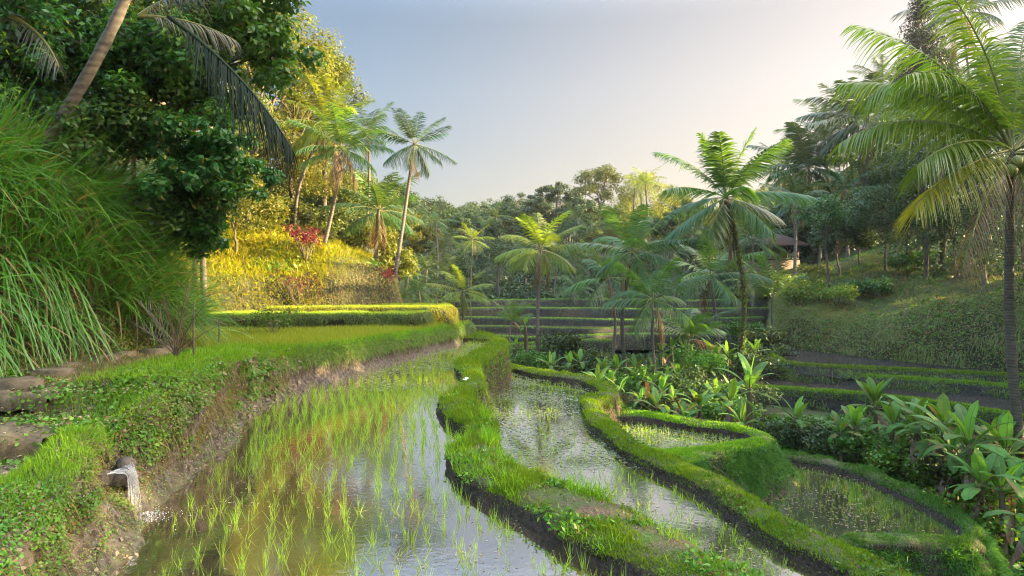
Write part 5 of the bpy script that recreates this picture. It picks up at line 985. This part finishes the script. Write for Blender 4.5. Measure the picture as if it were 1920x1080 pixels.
for q, (px, d, hh, lab) in enumerate([(1560, 17.3, .9, 'dark weedy shrub between the wispy banana and the bank row'), (1620, 16.6, .8, 'leafy shrub filling the gap at the start of the banana row'), (1690, 15.4, .7, 'dark leafy shrub at the feet of the middle banana row'), (1770, 14.2, .9, 'tangled shrub under the glowing upright banana leaf'), (1850, 13.2, 1.1, 'tangled dark shrub around the near palm foot'), (1890, 12, 1.0, 'bushy shrub between the near palm and the paddy corner'), (1460, 18.6, .6, 'low shrub left of the wispy banana plant'), (1740, 16.6, 1.0, 'tall weedy shrub behind the banana row')]):
    shrub('shrub', lab, on(px, d), hh, .75, 1300, .12, ['far', 'mound', 'ivy'][q % 3], 70+q, 9, .6)
for q, (px, d, hh, lab) in enumerate([(1100, 25.5, 1.2, 'dark shrub right of the young bright palm foot'), (1160, 22.8, 1.0, 'dark green shrub by the knobbly palm trunk'), (1265, 22.5, 1.2, 'leafy shrub at the foot of the young low palm'), (1310, 24.5, 1.5, 'tall leafy shrub left of the ivy covered trunk'), (1420, 25, 1.3, 'leafy shrub right of the ivy covered trunk below the hill end'), (1370, 20, .8, 'low weedy shrub before the ivy covered trunk'), (1215, 20.5, .9, 'dark weedy shrub around the orange marker'), (940, 29, .9, 'low shrub at the far end of the upper paddy'), (900, 29, 1.0, 'leafy shrub at the base of the bare pole palm')]):
    shrub('shrub', lab, on(px, d), hh, .9, 1300, .14, ['far', 'mound'][q % 2], 90+q, 9, .5)
for q, (px, d, hh, lab) in enumerate([(1425, 30, 1.6, 'tall leafy shrub against the end of the right hill'), (1405, 33, 1.8, 'dark shrub between the ivy covered trunk and the hill end'), (1440, 28, 1.1, 'rounded shrub at the bottom of the hill end')]):
    shrub('shrub', lab, on(px, d), hh, 1.0, 1500, .16, ['far', 'mound'][q % 2], 110+q, 10, .5)
# ferns and leafy clumps on the near bank
def rosette(name, label, base, n, L, w, mat, seed, out=.9, cat='fern'):
    r = np.random.default_rng(seed); root = thing(name, label, cat, base); mb = MB(); d = nrm(r.normal(size=(n, 3))*[out, out, .25]+[.15, -.2, .75])
    blades(mb, np.asarray(base)+r.normal(0, L*.1, (n, 3))*[1, 1, .3], d, L*r.uniform(.6, 1.1, n), w, r.uniform(.4, 1.1, n), 4, prof=((0, .35, .75, 1), (.35, 1, .8, .1)), r=r, side=np.cross(d, [0, 0, 1.])+r.normal(size=(n, 3))*.2); mb.build('frond', M[mat], root); return root
rosette('fern', 'bright strap leaved fern bushing over the bank edge below the dead palm frond', (-4.02, 8.55, 1.02), 46, .3, .035, 'fern', 1)
rosette('fern', 'bright leafy fern beside the largest fern on the bank edge', (-4.2, 8.15, 1.0), 30, .24, .035, 'fern', 2)
rosette('fern', 'small dark fern growing from the bank wall below the bright ferns', (-3.92, 8.0, .66), 22, .2, .03, 'ivy', 3)
rosette('fern', 'fern tuft at the corner where the mud wall begins', (-4.35, 10.6, .78), 34, .24, .03, 'fern', 4)
rosette('fern', 'broad leaved green plant on the bank beside the steps', (-3.95, 6.0, .93), 14, .2, .06, 'fern', 5, cat='plant')
rosette('fern', 'leafy sprig with rounded leaves in the lower corner of the near bank', (-3.72, 5.0, .62), 22, .19, .06, 'ivy', 6, cat='plant')
rosette('fern', 'broad leaved weed growing under the reeds at the earth wall', on(72, 9.2)*[1, 1, 0]+[0, 0, 1.35], 16, .28, .07, 'fern', 7, cat='plant')
# the dead frond planted upright on the bank
b = W(330, 668, 8.7); root = thing('dead_palm_frond', 'dry brown skeletal palm frond stuck upright in the bank edge beside a thin stake', 'dead frond', b)
for (az, e, L, n, bend) in [(0, 84, .98, 22, .15), (180, 68, .85, 20, .5), (168, 42, .72, 14, .35), (15, 48, .66, 14, .45), (5, 70, .8, 18, .35), (190, 84, .8, 18, .2)]:
    m2 = (MB(), MB()); frond_into(m2, b, math.radians(az), math.radians(e), bend, L, n, .36, .016, 2, -.25, .1, rng, 0, .07, .013); o = m2[0].build('frond', M['palmdry'], root); m2[1].build('midrib', M['palmdry'], root).parent = o
mb = MB(); s0 = W(363, 664, 8.75); tube(mb, [s0-[0, 0, .1], s0+[0, 0, .7]], [.012, .01], 6); tag(mb.build('stake', M['bark'], loc=s0), 'thin upright dark stake on the bank beside the dead frond', 'stake')
mb = MB(); s0 = W(411, 632, 12.5); tube(mb, [s0-[0, 0, .1], s0+[0, 0, .35]], [.015, .012], 6); tag(mb.build('stake', M['bark'], loc=s0), 'short stake at the near corner of the upper rice field', 'stake')
# elephant grass on the left wall
n = 13500; t = rng.random(n)**.8; yy = 5.2+8.4*t; back = rng.uniform(0, 1.9, n)+np.interp(yy, [6, 8.5, 10, 12], [.2, .6, .35, .1]); fx_ = np.interp(yy, [a[1] for a in LB[1:6]], [a[0] for a in LB[1:6]]); xx = fx_-back; zz = h(xx, yy)
clump = (fbm(p3(xx*1.1, yy*1.1, 4.), 2) > -.22); xx, yy, zz = xx[clump], yy[clump], zz[clump]; n = len(xx)
mb = MB(); d = nrm(np.column_stack([rng.normal(.5, .45, n), rng.normal(-.22, .45, n), rng.normal(.9, .28, n)])); LL = rng.uniform(1.0, 2.1, n)*np.interp(yy, [5, 8, 13.4], [.8, 1, 1.])
blades(mb, p3(xx, yy, zz), d, LL, rng.uniform(.013, .032, n)*np.where(rng.random(n) < .4, .6, 1), rng.uniform(.1, .9, n), 6, prof=((0, .2, .6, 1), (.6, 1, .9, .05)), side=np.cross(d, [0, 0, 1.])+rng.normal(size=(n, 3))*.35)
kind(mb.build('tall_reeds', M['reed']), 'stuff', 'tall arching green reeds hanging over the path wall')
n = 500; yy = rng.uniform(6, 9.5, n); xx = np.interp(yy, [6, 10], [-6.5, -6.3])-rng.uniform(0, .4, n); zz = h(xx, yy)+.25; d = nrm(np.column_stack([rng.normal(.5, .25, n), rng.normal(-.2, .3, n), rng.normal(.5, .3, n)])); mb = MB()
blades(mb, p3(xx, yy, zz), d, rng.uniform(.7, 1.2, n), rng.uniform(.012, .03, n), rng.uniform(.9, 1.6, n), 6, prof=((0, .2, .6, 1), (.6, 1, .9, .05)), side=np.cross(d, [0, 0, 1.])+rng.normal(size=(n, 3))*.3); kind(mb.build('tall_reeds', M['reed']), 'stuff')
# undergrowth of the forests
mb = MB(); x = rng.uniform(-26, 36, 90000); y = rng.uniform(47, 75, 90000); z = h(x, y); k = np.abs(x/y-.1) < .45; p = p3(x, y, z)[k]; m = len(p)
cards(mb, p+[0, 0, 1]*rng.uniform(0, 1.6, (m, 1))*np.clip(.5+fbm(p*.35, 2), .1, 1.2)[:, None], rng.normal(size=(m, 3))*.5+[0, -.3, .7], rng.uniform(.22, .45, m), rng.uniform(.14, .26, m)); kind(mb.build('forest_undergrowth', M['far']), 'stuff')
mb = MB(); x = rng.uniform(-26, -4.5, 60000); y = rng.uniform(12, 46, 60000); k = inpoly(x, y, LPOLY) & (ls(x, y) > 3.5); x, y = x[k], y[k]; p = p3(x, y, h(x, y)); m = len(p)
cards(mb, p+[0, 0, 1]*rng.uniform(0, 1.5, (m, 1))*np.clip(.4+fbm(p*.5, 2), .05, 1.2)[:, None], rng.normal(size=(m, 3))*.5+[.2, -.3, .7], rng.uniform(.12, .3, m), rng.uniform(.08, .16, m)); kind(mb.build('forest_undergrowth', M['olive']), 'stuff')
mb = MB(); x = rng.uniform(13, 50, 70000); y = rng.uniform(20, 62, 70000); k = inpoly(x, y, RPOLY) & (rs(x, y) > 6.5); x, y = x[k], y[k]; p = p3(x, y, h(x, y)); m = len(p)
cards(mb, p+[0, 0, 1]*rng.uniform(0, 1.3, (m, 1))*np.clip(.3+fbm(p*.5, 2), .02, 1.2)[:, None], rng.normal(size=(m, 3))*.5+[-.2, -.3, .7], rng.uniform(.12, .3, m), rng.uniform(.08, .16, m)); kind(mb.build('forest_undergrowth', M['far']), 'stuff')

# ---------------------------------------------------------------- buildings
def hut(label, c, w, dp, zb, ze, zr, name='thatched_hut', cat='hut'):
    root = thing(name, label, cat, (c[0], c[1], zb)); mb = MB(); hw, hd = w/2, dp/2
    R = []
    for f_, s_ in ((0, 1.15), (.35, .78), (.7, .42), (1, .04)):
        z = ze+(zr-ze)*f_; R.append(np.array([[c[0]+sx*hw*s_, c[1]+sy*hd*s_, z] for sx, sy in ((-1, -1), (1, -1), (1, 1), (-1, 1), (-1, -1))]))
    loft(mb, np.stack([R[0]-[0, 0, .15]]+R)); mb.build('roof', M['thatch'], root)
    for sx in (-1, 1):
        for sy in (-1, 1):
            mb = MB(); tube(mb, [(c[0]+sx*hw*.8, c[1]+sy*hd*.8, zb-.4), (c[0]+sx*hw*.8, c[1]+sy*hd*.8, ze+.15)], .07, 7); mb.build('post', M['wood'], root)
c = W(275, 190, 17.5); hut('thatched hut with steep straw roof showing between the dark trees', c, 2.2, 2.2, hz(c[0], c[1]), c[2]-.35, c[2]+.75)
# pavilion on the far right
c = W(1452, 468, 46); zb = hz(c[0], c[1]); root = thing('pavilion', 'brown open pavilion with low tiled roof and balcony railing behind the valley palms', 'house', (c[0], c[1], zb))
x0, y0 = c[0], c[1]; fl = CZ-(488-HOR)/FPX*46; ez = CZ-(459-HOR)/FPX*46
mb = MB(); box(mb, (x0, y0+1.2, (zb-1+fl)/2), (3.4, 3.0, fl-zb+1)); mb.build('plinth', M['plaster'], root)
mb = MB(); box(mb, (x0, y0+1.9, (fl+ez)/2+.01), (3.0, 1.4, ez-fl)); mb.build('wall', M['wood'], root)
mb = MB(); hw, hd = 2.1, 2.1; R = [np.array([[x0+sx*hw*s, y0+1.2+sy*hd*s2, z] for sx, sy in ((-1, -1), (1, -1), (1, 1), (-1, 1), (-1, -1))]) for s, s2, z in ((1, 1, ez-.1), (1.02, 1.02, ez), (.45, .03, ez+.85))]; loft(mb, np.stack(R)); mb.build('roof', M['tiles'], root)
for k in range(5):
    mb = MB(); box(mb, (x0-1.6+k*.8, y0-.2, (fl+ez)/2), (.1, .1, ez-fl)); mb.build('post', M['plaster'], root)
mb = MB()
for zz in (.12, .45): box(mb, (x0, y0-.27, fl+zz), (3.3, .04, .05))
for k in range(17): box(mb, (x0-1.6+k*.2, y0-.27, fl+.285), (.03, .03, .28))
mb.build('railing', M['plaster'], root)
for k in range(3):
    mb = MB(); box(mb, (x0-.95+k*.95, y0+1.19, (fl+ez)/2), (.6, .05, (ez-fl)*.6)); mb.build('window', M['plaster'], root)
# small bits
c = G(873, 713, .2); mb = MB(); u = np.linspace(-1, 1, 7); A, B = np.meshgrid(u, u); loft(mb, p3(c[0]+.05*A+.02*B, c[1]+.15*B, c[2]+.03+.03*np.sin(3*A)*np.cos(2*B))); tag(mb.build('cloth_scrap', M['white'], loc=c), 'small white scrap of cloth lying on the grass bund', 'cloth')
c = W(1213, 735, 20.5); gz = hz(c[0], c[1]); root = thing('marker_pole', 'bamboo marker with narrow orange cloth among the bananas', 'marker', (c[0], c[1], gz)); mb = MB(); tube(mb, [(c[0], c[1]+.03, gz-.2), (c[0], c[1]+.03, c[2]+.5)], .012, 6); mb.build('pole', M['bark'], root)
mb = MB(); zz = np.linspace(-.32, .32, 9); loft(mb, np.stack([p3(c[0]-.07+.02*np.sin(zz*9), c[1], c[2]+zz), p3(c[0]+.07+.02*np.sin(zz*9+1), c[1]-.02, c[2]+zz)], 1)); mb.build('cloth', M['orange'], root)
c = W(1121, 561, 45.5); gz = hz(c[0], c[1]); root = thing('notice_board', 'small blank pale board on posts at the top of the far terraces', 'board', (c[0], c[1], min(gz, c[2]-.5))); mb = MB(); box(mb, c+[0, 0, .1], (.36, .03, .2)); mb.build('panel', M['plaster'], root)
for s in (-.17, .17): mb = MB(); box(mb, (c[0]+s, c[1]+.03, (min(gz, c[2]-.5)+c[2])/2), (.03, .03, c[2]-min(gz, c[2]-.5)+.1)); mb.build('post', M['wood'], root)
# ================================================================ LIGHT, AIR, SKY
SUN_AZ, SUN_EL = math.radians(90), math.radians(18)     # azimuth clockwise from the view direction
sd = np.array([math.sin(SUN_AZ)*math.cos(SUN_EL), math.cos(SUN_AZ)*math.cos(SUN_EL), math.sin(SUN_EL)])
sl = bpy.data.lights.new('sun', 'SUN'); sl.energy = 5.0; sl.angle = math.radians(.5); sl.color = (1, .77, .42)
so = bpy.data.objects.new('sun', sl); COL.objects.link(so)
from mathutils import Vector
so.rotation_euler = Vector(tuple(-sd)).to_track_quat('-Z', 'Y').to_euler(); so.location = (30, 10, 40)
w = bpy.data.worlds.new('World'); SC.world = w; w.use_nodes = True; nt = w.node_tree; N, Lk = nt.nodes, nt.links; N.clear()
sky = N.new('ShaderNodeTexSky'); sky.sky_type = 'NISHITA'; sky.sun_disc = False; sky.sun_elevation = SUN_EL; sky.sun_rotation = SUN_AZ; sky.air_density = 1.0; sky.dust_density = 2.0; sky.ozone_density = 1.5
bg = N.new('ShaderNodeBackground'); bg.inputs[1].default_value = .05; out = N.new('ShaderNodeOutputWorld')
hs = N.new('ShaderNodeHueSaturation'); hs.inputs['Saturation'].default_value = .62
Lk.new(sky.outputs[0], hs.inputs['Color'])
tc = N.new('ShaderNodeTexCoord'); sp = N.new('ShaderNodeSeparateXYZ'); Lk.new(tc.outputs['Generated'], sp.inputs[0])   # sky boosted above the view, added to light the shaded foreground
mr = N.new('ShaderNodeMapRange'); mr.interpolation_type = 'SMOOTHSTEP'; mr.inputs[1].default_value = .36; mr.inputs[2].default_value = .8; mr.inputs[3].default_value = 1.0; mr.inputs[4].default_value = 13.0; Lk.new(sp.outputs[2], mr.inputs[0])
dm = N.new('ShaderNodeMath'); dm.operation = 'MULTIPLY_ADD'; dm.inputs[1].default_value = -.8; Lk.new(sp.outputs[2], dm.inputs[0]); Lk.new(sp.outputs[0], dm.inputs[2])   # rosier towards the sun
dr = N.new('ShaderNodeMapRange'); dr.interpolation_type = 'SMOOTHSTEP'; dr.inputs[1].default_value = -.62; dr.inputs[2].default_value = .2; Lk.new(dm.outputs[0], dr.inputs[0])
cx = N.new('ShaderNodeMix'); cx.data_type = 'RGBA'; cx.inputs[6].default_value = (.455, .545, .61, 1); cx.inputs[7].default_value = (.97, .77, .62, 1); Lk.new(dr.outputs[0], cx.inputs[0])
tm = N.new('ShaderNodeVectorMath'); tm.operation = 'MULTIPLY'; Lk.new(hs.outputs[0], tm.inputs[0]); Lk.new(cx.outputs[2], tm.inputs[1])
hm = N.new('ShaderNodeMapRange'); hm.inputs[1].default_value = 0; hm.inputs[2].default_value = .28; hm.inputs[3].default_value = .66; hm.inputs[4].default_value = 1; Lk.new(sp.outputs[2], hm.inputs[0])   # duller low on the horizon
t2 = N.new('ShaderNodeVectorMath'); t2.operation = 'SCALE'; Lk.new(tm.outputs[0], t2.inputs[0]); Lk.new(hm.outputs[0], t2.inputs['Scale'])
vm = N.new('ShaderNodeVectorMath'); vm.operation = 'SCALE'; Lk.new(t2.outputs[0], vm.inputs[0]); Lk.new(mr.outputs[0], vm.inputs['Scale']); Lk.new(vm.outputs[0], bg.inputs[0]); Lk.new(bg.outputs[0], out.inputs[0])
HAZE = 0.0003
if HAZE:
    mb = MB(); box(mb, (0, 135, 19), (606, 396, 48)); m, nt, N, Lk = newmat('haze'); v = N.new('ShaderNodeVolumePrincipled'); v.inputs['Color'].default_value = (.9, .9, .86, 1); v.inputs['Density'].default_value = HAZE; v.inputs['Anisotropy'].default_value = .35
    o = N.new('ShaderNodeOutputMaterial'); Lk.new(v.outputs[0], o.inputs['Volume']); kind(mb.build('haze', m), 'stuff')
SC.view_settings.view_transform = 'Standard'; SC.view_settings.look = 'None'; SC.view_settings.gamma = 1; SC.view_settings.exposure = 2.75
SC.render.engine = 'CYCLES'; c = SC.cycles; c.use_denoising = True; c.filter_width = 1.05
c.max_bounces = 8; c.diffuse_bounces = 3; c.glossy_bounces = 3; c.transmission_bounces = 4; c.volume_bounces = 0; c.transparent_max_bounces = 8; c.sample_clamp_indirect = 6
SC.render.use_persistent_data = False
for o in SC.objects:
    if '_w' in o: del o['_w']
